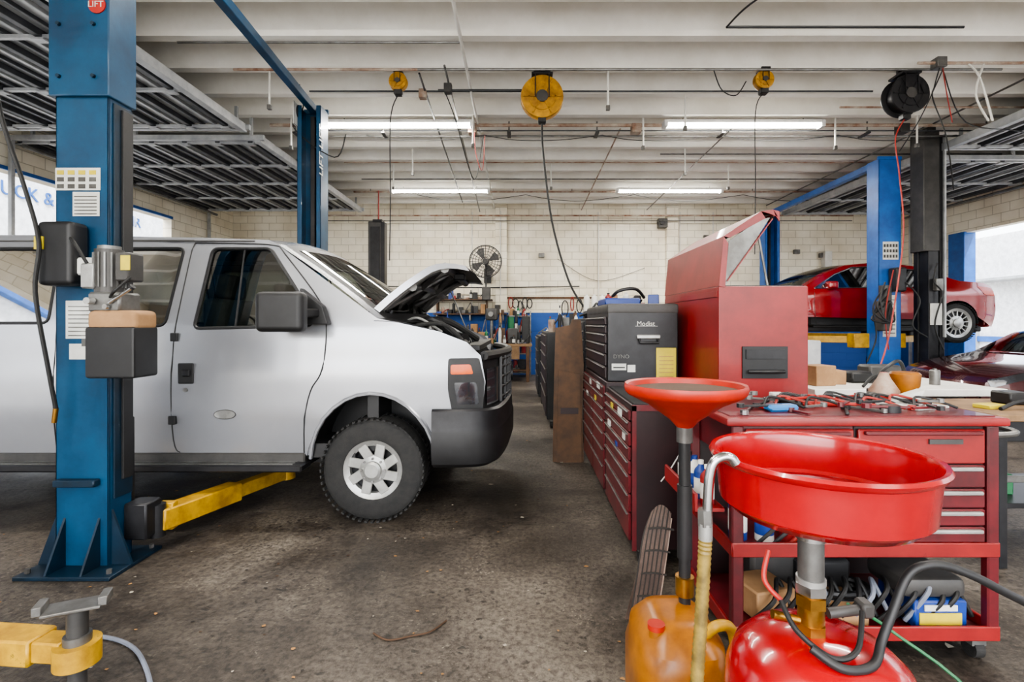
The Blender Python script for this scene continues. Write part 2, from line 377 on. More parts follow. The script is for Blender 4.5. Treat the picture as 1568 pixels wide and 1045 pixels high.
# exterior buildings
b=B('exterior_building_left'); b.box(-13,-12,-6,34,-.1,5.6,'wallp',.02); b.box(-12.05,-11.8,-6,34,5.4,5.6,'blue',.01)
for i in range(5): b.box(-12,-11.95,2+i*6,5+i*6,0,2.9,'galv',.01)
b.text('TRUCK & AUTO REPAIR',.46,Matrix.Translation((-11.98,11.2,4.42))@rz(90)@rx(90),'wallblue',.01); b.done()
b=B('exterior_building_right'); b.box(17,18,-6,34,-.1,4.6,'wallp',.02); b.box(16.9,17,-6,34,.75,.95,'blue',.01); b.box(16.2,17,-6,34,2.9,3.0,'galv',.01)
for i in range(5): b.box(16.85,17,4+i*5,6.6+i*5,0,2.5,'galv',.01)
b.done()
# ---------------------------------------------------------------- fluorescent fixtures
LW=80
def fixture(x0,x1,y,z=4.5):
    b=B('fluorescent_light'); b.box(x0,x1,y-.07,y+.07,z+.04,z+.09,'lampwhite',.006); b.box(x0-.01,x0+.05,y-.08,y+.08,z-.02,z+.08,'lampwhite',.006); b.box(x1-.05,x1+.01,y-.08,y+.08,z-.02,z+.08,'lampwhite',.006)
    for dy in (-.045,.045): b.cyl((x0+.05,y+dy,z+.015),(x1-.05,y+dy,z+.015),.021,'tube',seg=12)
    for x in (x0+.3,x1-.3): b.cyl((x,y,z+.09),(x,y,4.63),.008,'grey',seg=8)
    b.done()
    l=bpy.data.lights.new('fluorescent_lamp_light','AREA'); l.shape='RECTANGLE'; l.size=x1-x0-.1; l.size_y=.12; l.energy=LW; l.color=(1,.95,.88)
    o=bpy.data.objects.new('fluorescent_lamp_light',l); o.location=((x0+x1)/2,y,z-.012); SC.collection.objects.link(o)
for y in (8,12): fixture(-3.07,-.75,y); fixture(2.22,4.7,y)
for y in (4,0,-2.6): fixture(-3.07,-.75,y); fixture(2.22,4.7,y)  # out-of-view fixtures, added to light the room
# ---------------------------------------------------------------- pipes on the ceiling
b=B('ceiling_pipes')
def pc(p,q,r=.014,m='rust'): b.cyl(p,q,r,m,seg=8)
pc((-4.0,8.15,4.58),(9.9,8.15,4.58),.028); pc((-3.3,8.3,4.46),(9.9,8.3,4.46),.016,'grey'); pc((-3.3,8.22,4.52),(9.9,8.22,4.52),.012,'darkrib')
pc((-4.0,12.2,4.56),(9,12.2,4.56),.022); pc((-6,13.9,4.35),(9,13.9,4.35),.024); pc((-6,13.95,4.22),(9,13.95,4.22),.014,'grey'); pc((-3.5,11.2,4.58),(8,11.2,4.58),.014,'grey'); pc((-3.5,10.1,4.6),(9,10.1,4.6),.014,'rust')
pc((-.66,3.5,4.60),(-.75,14.1,4.60),.02,'white'); pc((-.95,6.3,4.6),(-1.15,14.1,4.5),.014,'grey'); pc((-1.3,6.5,4.6),(-1.5,13,4.5),.014,'blackmetal'); pc((1.6,8.3,4.58),(1.65,14.1,4.55),.014,'rust'); pc((3.4,8.3,4.58),(3.45,14.1,4.55),.012,'grey')
pc((-1.3,6.4,4.6),(6,6.4,4.6),.016,'grey'); pc((-2.9,7.0,4.6),(4.8,7.0,4.6),.013,'darkrib'); pc((2.2,5.5,4.61),(4.75,5.5,4.61),.014,'blackmetal'); b.tube([(2.2,5.5,4.61),(2.28,5.1,4.61),(2.55,4.6,4.61)],.01,'blackmetal')
pc((4.8,6.2,4.58),(9.6,6.2,4.58),.018,'rust'); pc((-1.1,6.75,4.5),(.1,6.75,4.5),.016,'blackmetal'); pc((2.6,9.6,4.6),(9,9.6,4.6),.014,'grey'); pc((6.5,4,4.6),(6.6,13.8,4.6),.014,'grey'); pc((-3.9,5.8,4.61),(-.66,5.8,4.61),.012,'grey'); pc((4.6,7.4,4.55),(9.8,7.4,4.55),.016,'rust')
pc((-3.6,6.4,4.6),(-1.3,6.4,4.6),.018,'rust')
for x in (-3.6,-2.2,-.2,1.2,3.2,5.5,7.4): pc((x,8.15,4.46),(x,8.15,4.64),.012,'grey'); pc((x,12.2,4.56),(x,12.2,4.64),.01,'grey'); b.box(x-.03,x+.03,8.1,8.34,4.44,4.465,'darkgrey',.002)
for x,y0 in ((-3.2,6.5),(1.1,6.52),(2.3,7.2),(5,6.5),(-2,9.4),(3,9.4),(-.75,7.9),(1.9,8.0),(4.9,8.0),(-2.6,10.4),(.6,10.4),(4.2,10.4),(6.1,7.9),(-3.6,8.0)): pc((x,y0,4.18),(x,y0,4.66),.014,'white'); b.box(x-.025,x+.025,y0-.025,y0+.025,4.14,4.2,'grey',.004)
b.box(5.0,5.12,6.15,6.27,4.52,4.64,'grey',.005); b.box(-1.4,-1.3,6.95,7.05,4.5,4.62,'rust',.005); b.box(-1.02,-.92,6.7,6.8,4.46,4.58,'darkgrey',.005); b.box(-.85,-.72,8.1,8.25,4.45,4.6,'rust',.005); b.box(1.75,1.9,8.1,8.25,4.46,4.6,'rust',.005); b.box(6.0,6.15,8.1,8.25,4.46,4.6,'darkgrey',.005)
b.tube([(-2.95,6.8,4.6),(-2.9,6.8,4.3),(-3.0,6.75,4.0),(-2.45,6.7,3.6),(-2.3,6.7,3.9)],.008,'wire'); b.tube([(-1.02,6.75,4.5),(-.9,6.9,4.2),(-.75,8.1,3.7),(-.62,8.2,4.4)],.007,'wire'); b.tube([(-.75,8.1,4.45),(-.72,8.1,4.1),(-.62,8.1,3.85),(-.58,8.1,4.4)],.006,'wirered')
b.tube([(5.06,6.2,4.52),(5.0,6.2,4.3),(4.9,6.1,4.1),(4.98,6.0,3.6),(5.4,6.4,3.1)],.007,'wire'); b.tube([(5.1,6.2,4.52),(5.15,6.2,4.2),(5.3,6.3,3.9)],.006,'wirered'); b.tube([(2.4,6.4,4.6),(2.5,6.4,4.35),(2.7,6.45,4.3),(2.85,6.5,4.5)],.007,'wire')
for i in range(6): b.tube([(-2.5+i*1.9,8.25,4.46),(-2.0+i*1.9,8.25,4.38),(-1.3+i*1.9,8.25,4.38),(-.6+i*1.9,8.25,4.46)],.006,'wire')
for i in range(4): b.tube([(-2.5+i*2.6,12.25,4.5),(-1.8+i*2.6,12.25,4.38),(-1.0+i*2.6,12.25,4.36),(.1+i*2.6,12.25,4.5)],.007,'wire')
b.tube([(5.6,6.2,4.58),(5.5,6.2,4.2),(5.7,6.25,3.9)],.012,'white'); b.tube([(5.4,6.2,4.58),(5.55,6.2,4.4),(5.75,6.25,3.9)],.012,'white')
b.tube([(5.1,6.2,4.5),(5.9,6.8,4.1),(7.2,7.4,4.2),(8.5,8,4.2)],.007,'wire'); b.tube([(5.1,6.2,4.5),(5.6,7.2,4.3),(6.2,8.4,4.25)],.007,'wire')
b.done()
b=B('wall_conduits')
for x,z0 in ((-1.37,1.7),(-.58,2.2),(2.12,1.8),(4.38,1.9),(5.3,2.4),(7.1,1.8)): b.cyl((x,YB-.03 if not -.8<x<-.4 else YB-.19,z0),(x,YB-.03 if not -.8<x<-.4 else YB-.19,4.5),.016,'white',seg=8)
b.tube([(1,14.16,3.2),(2.1,14.16,2.6),(3.4,14.16,2.95)],.006,'wire'); b.tube([(-3.8,14.16,2.45),(-1,14.0,2.4),(1.6,14.16,2.45)],.014,'wire')
for x,z in ((.55,3.3),(5.1,3.8),(7.6,3.4),(8.3,3.3)): b.box(x-.08,x+.08,14.1,14.2,z-.06,z+.06,'grey',.01)
b.box(3.75,4.0,14.0,14.2,4.05,4.3,'darkgrey',.01); b.box(8.3,8.5,14.0,14.2,2.6,3.4,'white',.01)
b.cyl((3.85,13.95,4.18),(3.85,14.05,4.18),.07,'black')
b.done()
# ---------------------------------------------------------------- reels
def reel(name,x,y,z,r,m,hose,hm='wire',w=.12,hr=.009):
    b=B(name)
    b.lathe([(0,-w/2),(r,-w/2),(r+.005,-w/2+.015),(r*.93,-w/2+.02),(r*.8,-w/2+.03),(r*.8,w/2-.03),(r*.93,w/2-.02),(r+.005,w/2-.015),(r,w/2),(0,w/2)],(x,y,z),m,28,(0,1,0))
    b.lathe([(0,-.02),(r*.28,-.02),(r*.28,0),(0,0)],(x,y-w/2,z),'darkgrey',16,(0,1,0)); b.lathe([(r*.6,-.012),(r*.66,-.012),(r*.66,0.01),(r*.6,0.01)],(x,y-w/2,z),m,24,(0,1,0))
    for k in range(6):
        a=k*math.pi/3; b.bar((x+r*.25*math.cos(a),y-w/2-.006,z+r*.25*math.sin(a)),(x+r*.9*math.cos(a),y-w/2-.006,z+r*.9*math.sin(a)),.02,.012,m,0,(0,1,0))
    b.box(x-r*.5,x+r*.5,y-w/2-.03,y+w/2+.03,z+r,z+r+.03,'blackmetal',.004)
    b.box(x-r*.35,x-r*.3,y-w/2-.03,y-w/2-.02,z-.02,z+r,'blackmetal',0); b.box(x+r*.3,x+r*.35,y-w/2-.03,y-w/2-.02,z-.02,z+r,'blackmetal',0)
    b.box(x-r*.4,x+r*.4,y-.02,y+.02,z+r+.03,4.63,'blackmetal',.003)
    b.box(x-.05,x+.05,y-.05,y+.05,z-r-.06,z-r+.01,'black',.01)
    b.tube([(x,y,z-r-.04)]+hose,hr,hm); b.done()
Y6=YF+.4+.72*14
reel('hose_reel',.258,Y6,4.28,.265,'reel',[(.27,6.45,3.6),(.38,6.4,2.7),(.58,6.3,1.95),(.76,6.2,1.62)],hr=.013)
reel('cord_reel',-1.56,Y6,4.48,.11,'reel',[(-1.66,Y6,4.0),(-1.66,Y6,3.0),(-1.67,Y6,2.35),(-1.67,Y6,2.22)],w=.1,hr=.007)
reel('cord_reel',3.06,Y6,4.50,.115,'reel',[(2.96,Y6,4.1),(2.96,Y6,3.2),(2.95,Y6,2.3)],w=.1,hr=.006)
reel('hose_reel',4.85,Y6,4.30,.24,'blackmetal',[(4.6,6.3,3.7),(4.5,6.1,3.2),(4.25,5.7,2.4),(3.75,5.2,1.4),(3.5,5.0,1.0)],'wirered',w=.2,hr=.008)
# ---------------------------------------------------------------- lifts
def column(b,cx,yb,s,top,m,md,w=.31,dp=.26):
    def bx(x0,x1,u0,u1,z0,z1,mm,bev=.004): b.box(x0,x1,yb+s*u0,yb+s*u1,z0,z1,mm,bev)
    bx(cx-w/2,cx+w/2,0,.012,.02,top,m); 
    for q in (-1,1):
        bx(cx+q*w/2,cx+q*(w/2-.012),0,dp,.02,top,m); bx(cx+q*w/2,cx+q*(w/2-.06),dp-.012,dp,.02,top,m)
    bx(cx-.03,cx+.03,.08,.14,.1,top-.1,'blackmetal')
    bx(cx-w/2+.02,cx+w/2-.02,.06,dp+.05,.12,.85,'blackmetal',.006)
    bx(cx-w/2-.01,cx+w/2+.01,-.01,.03,top-.02,top+.04,m); 
    bx(cx-.27,cx+.27,-.14,dp+.1,0,.022,md,.003)
    for q in (-1,1):
        b.prism([(cx+q*w/2,.02),(cx+q*(w/2+.12),.02),(cx+q*w/2,.34)],yb+s*.02,yb+s*.034,md,'xz')
        b.prism([(yb,.02),(yb-s*.13,.02),(yb,.30)],cx+q*.1-.006,cx+q*.1+.006,md,'yz')
        for u in (-.09,dp+.06): b.cyl((cx+q*.23,yb+s*u,.02),(cx+q*.23,yb+s*u,.045),.014,'grey',seg=6)
def arm(b,p,q,padz):
    p=Vector(p);q=Vector(q);m=p.lerp(q,.55)
    b.bar(p,m,.13,.13,'yellow',.008); b.bar(p.lerp(q,.45),q,.095,.095,'yellow',.006)
    b.cyl((p.x,p.y,p.z-.1),(p.x,p.y,p.z+.1),.05,'blackmetal')
    d=(q-p).normalized(); e=q+d*.03
    b.cyl((e.x,e.y,q.z-.05),(e.x,e.y,q.z+.05),.075,'yellow',seg=20)
    b.cyl((e.x,e.y,q.z+.04),(e.x,e.y,padz-.03),.033,'darkgrey'); b.cyl((e.x,e.y,padz-.03),(e.x,e.y,padz),.06,'blackmetal')
b=B('two_post_vehicle_lift')
column(b,-2.55,2.97,1,4.28,'teal','teald',dp=.18); column(b,-2.78,6.95,-1,4.28,'teal','teald')
b.box(-2.725,-2.375,2.945,3.16,2.74,4.33,'teal',.006)
b.box(-2.396,-2.385,3.0,3.14,.4,2.72,'teald',.002); b.box(-2.39,-2.372,3.05,3.13,.5,2.7,'black',.003)
for zz in (2.85,3.15): 
    for xx in (-2.66,-2.46): b.cyl((xx,2.93,zz),(xx,2.95,zz),.012,'teald',seg=6)
b.lathe([(0,.006),(.05,.006),(.05,0)],(-2.44,2.945,3.26),'labred',20,(0,-1,0)); b.text('LIFT',.05,Matrix.Translation((-2.49,2.937,3.245))@rx(90),'paper',.001)
b.bar((-2.55,3.1,4.28),(-2.78,6.85,4.28),.09,.1,'teal',.006)
b.cyl((-2.62,3.2,4.36),(-2.84,6.8,4.36),.012,'black',seg=8)
b.lathe([(0,0),(.1,0),(.1,.05),(0,.05)],(-2.97,6.75,4.2),'black',20,(1,0,0)); b.box(-2.95,-2.93,6.6,6.9,4.0,4.3,'black',.004)
b.text('LIFT LIFT',.17,Matrix.Translation((-2.615,6.74,3.35))@rz(90)@rx(90)@rz(90),'paper',.002)
F=2.968
b.box(-2.7,-2.44,F-.003,F,2.2,2.33,'paper',0)
for i in range(4): 
    for j in range(3): b.box(-2.69+i*.062,-2.65+i*.062,F-.005,F-.003,2.21+j*.04,2.235+j*.04,'labyel' if j==2 else 'grey',0)
b.box(-2.6,-2.445,F-.003,F,2.05,2.19,'paper',0)
for i in range(6): b.box(-2.59,-2.46,F-.005,F-.003,2.06+i*.02,2.066+i*.02,'grey',0)
b.box(-2.64,-2.46,F-.003,F,1.34,1.56,'paper',0); b.box(-2.62,-2.5,F-.003,F,1.22,1.31,'paper',0)
for i in range(8): b.box(-2.625,-2.48,F-.005,F-.003,1.355+i*.024,1.361+i*.024,'grey',0)
b.box(-2.68,-2.44,F-.05,F,.49,.53,'teald',.006)
b.box(-2.70,-2.50,2.84,2.97,1.64,2.0,'black',.03,seg=3); b.box(-2.7,-2.65,2.834,2.842,1.84,1.91,'labyel',0)
b.box(-2.52,-2.4,2.88,2.97,1.7,1.8,'paper',.01)
# power unit
b.cyl((-2.31,2.87,1.60),(-2.31,2.87,1.84),.068,'darkgrey',seg=24); b.cyl((-2.31,2.87,1.84),(-2.31,2.87,1.86),.055,'grey',seg=24)
for k in range(16):
    a=k*math.pi/8; b.box(-2.31+.068*math.cos(a)-.008,-2.31+.068*math.cos(a)+.008,2.87+.068*math.sin(a)-.004,2.87+.068*math.sin(a)+.004,1.63,1.82,'grey',0,R=rz(math.degrees(a)))
b.box(-2.42,-2.34,2.80,2.96,1.62,1.76,'alu',.01); b.box(-2.23,-2.15,2.80,2.92,1.66,1.82,'darkgrey',.01); b.box(-2.19,-2.14,2.795,2.80,1.72,1.8,'labyel',0)
b.box(-2.37,-2.19,2.79,2.95,1.49,1.60,'grey',.012); b.cyl((-2.24,2.78,1.54),(-2.12,2.78,1.62),.009,'chrome'); b.cyl((-2.12,2.78,1.62),(-2.11,2.78,1.63),.016,'black')
b.cyl((-2.33,2.78,1.55),(-2.33,2.74,1.55),.018,'alu'); b.cyl((-2.25,2.78,1.52),(-2.25,2.76,1.52),.014,'chrome')
b.box(-2.36,-2.09,2.77,2.95,1.39,1.5,'card',.03,seg=3); b.box(-2.36,-2.09,2.76,2.95,1.13,1.41,'black',.015,seg=2)
b.box(-2.45,-2.36,2.85,2.97,1.3,1.34,'grey',0); b.box(-2.4,-2.36,2.9,3.0,1.3,1.7,'teald',.004)
b.tube([(-2.25,2.8,1.57),(-2.18,2.74,1.6),(-2.14,2.8,1.68)],.008,'wire'); b.tube([(-2.37,2.82,1.72),(-2.44,2.8,1.86),(-2.5,2.84,1.9)],.009,'wire')
b.tube([(-2.98,2.86,3.1),(-2.9,2.85,2.6),(-2.78,2.86,2.2),(-2.66,2.82,1.88),(-2.66,2.8,1.6),(-2.63,2.84,1.2),(-2.62,2.88,.95)],.011,'wire')
b.cyl((-2.62,2.88,.95),(-2.63,2.88,.87),.013,'brass')
b.tube([(-2.98,2.86,3.1),(-2.95,2.9,3.6),(-2.75,3.0,4.2)],.011,'wire')
b.box(-2.4,-2.26,3.08,3.22,.12,.34,'blackmetal',.01); b.box(-2.6,-2.3,3.12,3.2,.14,.3,'blackmetal',.005)
arm(b,(-2.28,3.2,.2),(-2.0,4.3,.17),.33); arm(b,(-2.75,3.2,.2),(-3.6,4.2,.17),.30)
b.box(-2.31,-2.21,3.24,3.30,.12,.29,'yellow',.006)
arm(b,(-2.6,6.6,.2),(-2.0,5.2,.17),.30); arm(b,(-2.9,6.6,.2),(-3.7,5.2,.17),.30)
b.done()
b=B('vehicle_lift_arm')
b.bar((-3.4,2.12,.18),(-1.85,1.98,.18),.12,.10,'yellow',.008); b.bar((-3.2,2.1,.18),(-1.74,1.97,.18),.09,.08,'yellow',.006)
b.cyl((-1.70,1.96,.13),(-1.70,1.96,.21),.075,'yellow',seg=24); b.cyl((-1.70,1.96,.21),(-1.70,1.96,.34),.034,'darkgrey'); b.cyl((-1.70,1.96,.21),(-1.70,1.96,.24),.045,'grey')
b.box(-1.80,-1.62,1.91,2.01,.34,.352,'grey',.003,R=rz(25)); b.box(-1.82,-1.79,1.88,1.96,.345,.38,'grey',.003,R=rz(25)); b.box(-1.64,-1.61,1.96,2.04,.345,.38,'grey',.003,R=rz(25))
b.box(-3.55,-3.25,2.0,2.25,0,.3,'teald',.01); b.box(-3.55,-3.25,2.0,2.25,.3,2.5,'teal',.01); b.box(-3.65,-3.15,1.9,2.35,0,.02,'teald',.003); b.cyl((-1.7,1.96,0),(-1.7,1.96,.14),.03,'darkgrey')
b.done()
b=B('floor_air_hose'); b.tube([(-2.9,2.25,.012),(-2.3,2.3,.012),(-1.95,2.32,.012),(-1.72,2.25,.012),(-1.52,2.08,.012),(-1.33,1.85,.012),(-1.18,1.65,.012),(-1.0,1.4,.012)],.009,'wiregrey'); b.done()
b=B('two_post_vehicle_lift')
column(b,6.2,8.62,1,4.2,'blue','blue',w=.38,dp=.3); column(b,6.42,13.4,-1,4.28,'blue','blue',w=.38,dp=.3)
b.bar((6.2,8.8,4.2),(6.42,13.2,4.26),.11,.11,'blue',.006)
b.box(6.08,6.34,8.612,8.62,2.5,2.8,'paper',0); b.box(6.08,6.3,8.612,8.62,1.2,1.9,'paper',0)
for i in range(5): 
    for j in range(3): b.box(6.09+i*.05,6.12+i*.05,8.606,8.612,2.53+j*.09,2.58+j*.09,'darkgrey',0)
for j in range(9): b.box(6.1,6.28,8.606,8.612,1.25+j*.07,1.27+j*.07,'grey',0)
b.box(5.92,6.1,8.4,8.6,1.3,1.8,'darkgrey',.02); b.box(6.15,6.33,8.4,8.6,1.95,2.35,'blackmetal',.03,seg=2); b.cyl((6.0,8.45,1.8),(6.0,8.45,2.05),.09,'darkgrey')
b.box(5.75,6.65,8.85,9.05,1.0,1.25,'yellow',.01)
b.bar((6.1,8.95,1.14),(5.0,9.6,1.14),.13,.12,'yellow',.008); b.bar((6.4,8.95,1.14),(7.3,9.6,1.14),.13,.12,'yellow',.008)
b.bar((6.3,13.0,1.14),(5.0,10.9,1.14),.13,.12,'yellow',.008); b.bar((6.5,13.0,1.14),(7.3,10.9,1.14),.13,.12,'yellow',.008)
for x,y in ((5,9.6),(7.3,9.6),(5,10.9),(7.3,10.9)): b.cyl((x,y,1.1),(x,y,1.27),.07,'blackmetal')
b.tube([(5.95,8.4,2.0),(5.7,8.3,1.7),(5.75,8.3,1.2),(5.6,8.3,.8)],.012,'wire'); b.tube([(6.1,8.4,2.3),(5.9,8.3,1.6),(5.95,8.3,1.0)],.01,'wirered'); b.tube([(6.3,8.4,2.1),(6.42,8.25,1.8),(6.3,8.25,1.4),(6.5,8.2,1.2)],.012,'wire')
for k in range(4): b.tube([(5.95+.03*k,8.38,2.1-.1*k),(5.82-.05*k,8.3,1.8-.1*k),(5.9+.04*k,8.28,1.45),(6.05,8.4,1.75)],.014,'black')
b.done()
b=B('steel_column')
b.box(6.52,6.78,8.3,8.6,2.6,4.55,'darkgrey',.01); b.box(6.82,6.9,8.35,8.65,0,4.5,'blackmetal',.005); b.box(6.58,6.82,8.5,8.6,0,4.5,'blackmetal',.005); b.box(6.6,6.76,8.3,8.5,0,2.6,'blackmetal',.005); b.box(6.86,6.89,8.3,8.345,1.2,4.5,'galv',.003)
b.box(6.62,6.8,8.28,8.3,1.4,1.75,'paper',0); b.box(6.45,6.95,8.25,8.7,0,.02,'blackmetal',0); b.box(6.55,6.7,8.28,8.6,4.5,4.63,'darkgrey',0)
b.tube([(6.7,8.25,2.4),(6.62,8.22,2.1),(6.75,8.22,1.9),(6.66,8.25,1.4),(6.8,8.25,1.0)],.012,'wire'); b.box(6.66,6.78,8.22,8.3,1.95,2.15,'grey',.01)
b.done()
b=B('door_track_post'); b.box(-3.3,-3.0,11,11.25,0,3.62,'darkgrey',.01); b.box(-3.02,-2.94,10.98,11.2,0,3.6,'blackmetal',.004); b.box(-3.25,-3.05,10.97,11.0,0,3.5,'blackmetal',.003); b.box(-3.4,-2.9,10.9,11.35,0,.02,'blackmetal',0)
b.cyl((-3.1,11.1,3.6),(-3.1,11.1,4.3),.015,'wirered',seg=8); b.box(-3.2,-3.0,11.0,11.2,3.6,3.66,'blackmetal',0); b.done()
# ---------------------------------------------------------------- wheel
def wheel(b,c,s,r,w,rimr,style='van'):
    ax=(0,s,0);c=Vector(c)
    h=w/2
    b.lathe([(rimr,-h),(r*.86,-h),(r*.96,-h*.86),(r,-h*.6),(r,h*.6),(r*.97,h*.84),(r*.88,h*1.0),(rimr*1.12,h*1.04),(rimr,h*.98),(rimr*.97,h*.7)],c,'rubber',48,ax)
    n=52
    for k in range(n):
        a=2*math.pi*k/n
        for q in (-.43,.43):
            p=c+Vector((math.cos(a)*r*.992,q*w,math.sin(a)*r*.992))
            b.box(p.x-.011,p.x+.011,p.y-w*.16,p.y+w*.16,p.z-.006,p.z+.006,'rubber',0,R=Matrix.Rotation(-a+math.pi/2,4,'Y'))
    o=c+Vector((0,s*h*.55,0))
    b.lathe([(0,-.03),(rimr*.98,-.03)],o,'blackmetal',40,ax)
    f=c+Vector((0,s*h*.8,0))
    b.lathe([(rimr*.8,-.05),(rimr*.80,.0),(rimr*.93,.012),(rimr*.99,.02),(rimr*1.0,-.02)],f,'alu',40,ax)
    ns=8 if style=='van' else 14
    wd=.07 if style=='van' else .022
    for k in range(ns):
        a=2*math.pi*(k+.3)/ns; tw=.25 if style=='van' else 0
        p=f+Vector((math.cos(a)*rimr*.3,0,math.sin(a)*rimr*.3)); q=f+Vector((math.cos(a+tw)*rimr*.86,0,math.sin(a+tw)*rimr*.86))
        b.bar(p,q,wd,.02,'alu',.005,up=(0,1,0))
    b.lathe([(rimr*.48,-.02),(rimr*.48,.008),(rimr*.3,.02),(rimr*.3,.045),(rimr*.22,.055),(0,.055)],f,'alu',32,ax)
    nl=8 if style=='van' else 5
    for k in range(nl):
        a=2*math.pi*k/nl; p=f+Vector((math.cos(a)*rimr*.38,0,math.sin(a)*rimr*.38)); b.cyl(p,p+Vector((0,s*.03,0)),.009,'chrome',seg=6)
# ---------------------------------------------------------------- van
def van():
    b=B('passenger_van'); yc=4.655
    def hw(x,z):
        w=1.015
        if z<.95: w-=.035*((.95-z)/.45)**2
        if z>1.1: w-=.03*min(1,(z-1.1)/.3)
        if z>1.4: w-=(z-1.4)*.22
        if z>1.95: w-=(z-1.95)**2*3.2
        if 1.12<z<1.22: w-=.010*math.sin((z-1.12)/.10*math.pi)
        if .72<z<.8: w+=.008*math.sin((z-.72)/.08*math.pi)
        if x>-1.0: w-=.22*(x+1.0)**2
        return w
    sg=lambda s,off=0:(lambda x,z:(x,yc+s*(hw(x,z)+off),z))
    def arch(cx,a0=12,a1=172,rxx=.45,rzz=.53,zc=.40,n=14): return [(cx+rxx*math.cos(math.radians(a0+(a1-a0)*i/n)),zc+rzz*math.sin(math.radians(a0+(a1-a0)*i/n))) for i in range(n+1)]
    top=[(-1.04,1.465),(-1.82,2.02),(-1.9,2.055),(-2.4,2.075),(-3.7,2.10),(-5.6,2.10),(-5.72,2.02)]
    out=[(-.29,.78),(-.265,1.0),(-.30,1.19),(-.40,1.29),(-.60,1.37),(-.85,1.425)]+top+[(-5.80,1.3),(-5.80,.5)]
    out+=[(-5.05,.48)]+arch(-4.57)[::-1]+[(-4.1,.48),(-1.53,.48)]+arch(-1.07)[::-1]+[(-.60,.62),(-.60,.78)]
    W1=roundpoly([(-2.29,1.985),(-1.86,1.985),(-1.60,1.62),(-1.50,1.41),(-2.35,1.39)],.045)
    W2=roundpoly([(-3.22,1.985),(-2.50,1.985),(-2.56,1.41),(-3.25,1.41)],.05)
    W3=roundpoly([(-4.25,1.985),(-3.42,1.985),(-3.40,1.43),(-4.32,1.43)],.05)
    W4=roundpoly([(-5.45,1.985),(-4.45,1.985),(-4.45,1.43),(-5.5,1.43)],.05)
    for s in (-1,1):
        b.panel(out,[W1,W2,W3,W4],sg(s),'silver',.07)
        for W in (W1,W2,W3,W4):
            b.panel(W,[],sg(s,-.014),'glass' if W is W1 else 'rglass',.12)
            b.tube([sg(s,-.002)(x,z) for x,z in W],.012,'black',6,False,closed=True)
        b.tube([sg(s,-.012)(-2.06,1.985),sg(s,-.012)(-2.06,1.39)],.008,'black',6,False)
        L=[[(-2.44,2.03),(-2.47,1.6),(-2.49,1.2),(-2.49,.6),(-2.45,.5)],[(-1.80,2.0),(-1.47,1.6),(-1.40,1.40),(-1.42,1.1),(-1.50,.95),(-1.545,.75),(-1.56,.5)],[(-2.44,2.03),(-1.95,2.02),(-1.80,2.0)],
           [(-3.33,2.03),(-3.33,1.2),(-3.33,.5)],[(-3.33,2.05),(-2.9,2.05),(-2.46,2.05)]]
        for l in L: b.tube([sg(s,-.001)(p.x,p.y) for p in catmull([(x,z,0) for x,z in l],5)],.0055,'black',5,False)
        b.tube([sg(s,0.001)(x,2.045) for x in [-5.6+i*.2 for i in range(19)]],.006,'darkgrey',5,False)
        for cx in (-1.07,-4.57): b.tube([sg(s,.002)(x,z) for x,z in arch(cx,8,174)],.014,'silver',6,False)
        HL=roundpoly([(-.53,1.175),(-.31,1.175),(-.27,1.0),(-.285,.78),(-.50,.78),(-.53,.95)],.02)
        b.panel(HL,[],sg(s,.008),'black',.06)
        b.panel(roundpoly([(-.51,1.13),(-.37,1.13),(-.35,1.06),(-.51,1.06)],.015),[],sg(s,.016),'orange',.05)
        b.panel(roundpoly([(-.49,1.0),(-.33,1.0),(-.31,.84),(-.46,.84)],.015),[],sg(s,.014),'lens',.05)
        h=sg(s,.004); p=Vector(h(-2.385,1.07)); b.box(p.x-.055,p.x+.055,p.y-.008,p.y+.008,1.0,1.145,'black',.006)
        b.box(p.x-.02,p.x+.035,p.y-.02,p.y+.02,1.05,1.10,'blackmetal',.008); b.cyl((p.x,p.y-.012,.955),(p.x,p.y+.012,.955),.014,'grey')
        for zz in (1.33,.74): q=Vector(h(-2.485,zz)); b.box(q.x-.02,q.x+.03,q.y-.015,q.y+.015,zz-.03,zz+.03,'black',.004)
        if s<0: b.panel([(-2.11+.075*math.cos(t*math.pi/8),.78+.03*math.sin(t*math.pi/8)) for t in range(16)],[],sg(s,.003),'grey',.05); b.tube([sg(s,.003)(-2.11+.078*math.cos(t*math.pi/8),.78+.032*math.sin(t*math.pi/8)) for t in range(16)],.003,'darkgrey',5,False,closed=True)
        y0=yc+s*1.0
        b.box(-1.76,-1.44,y0+s*.18,y0+s*.30,1.37,1.64,'black',.04,seg=4); b.prism([(-1.57,1.42),(-1.36,1.42),(-1.40,1.55),(-1.56,1.68)],y0-s*.02,y0+s*.06,'black','xz',.01)
        b.bar((-1.45,y0,1.5),(-1.52,y0+s*.22,1.5),.09,.06,'black',.01)
        b.box(-4.05,-1.53,yc+s*.93,yc+s*1.10,.39,.44,'blackmetal',.01); 
        for i in range(4): b.box(-4.0,-1.6,yc+s*(.96+.035*i),yc+s*(.97+.035*i),.44,.445,'grey',0)
        b.box(-4.05,-1.55,yc+s*.90,yc+s*1.0,.40,.50,'darkgrey',.01)
        for cx in (-1.07,-4.57):
            wheel(b,(cx,yc+s*.86,.373),s,.37,.24,.215)
            b.grid(lambda u,v,cx=cx:(cx+.47*math.cos(math.pi*u),yc+s*(.99-.42*v),.40+.55*math.sin(math.pi*u)),16,1,'black')
            b.box(cx-.47,cx+.47,yc+s*.5,yc+s*.56,.35,1.0,'black',0)
            if s<0: b.cyl((cx,yc-.86,.373),(cx,yc+.86,.373),.05,'blackmetal')
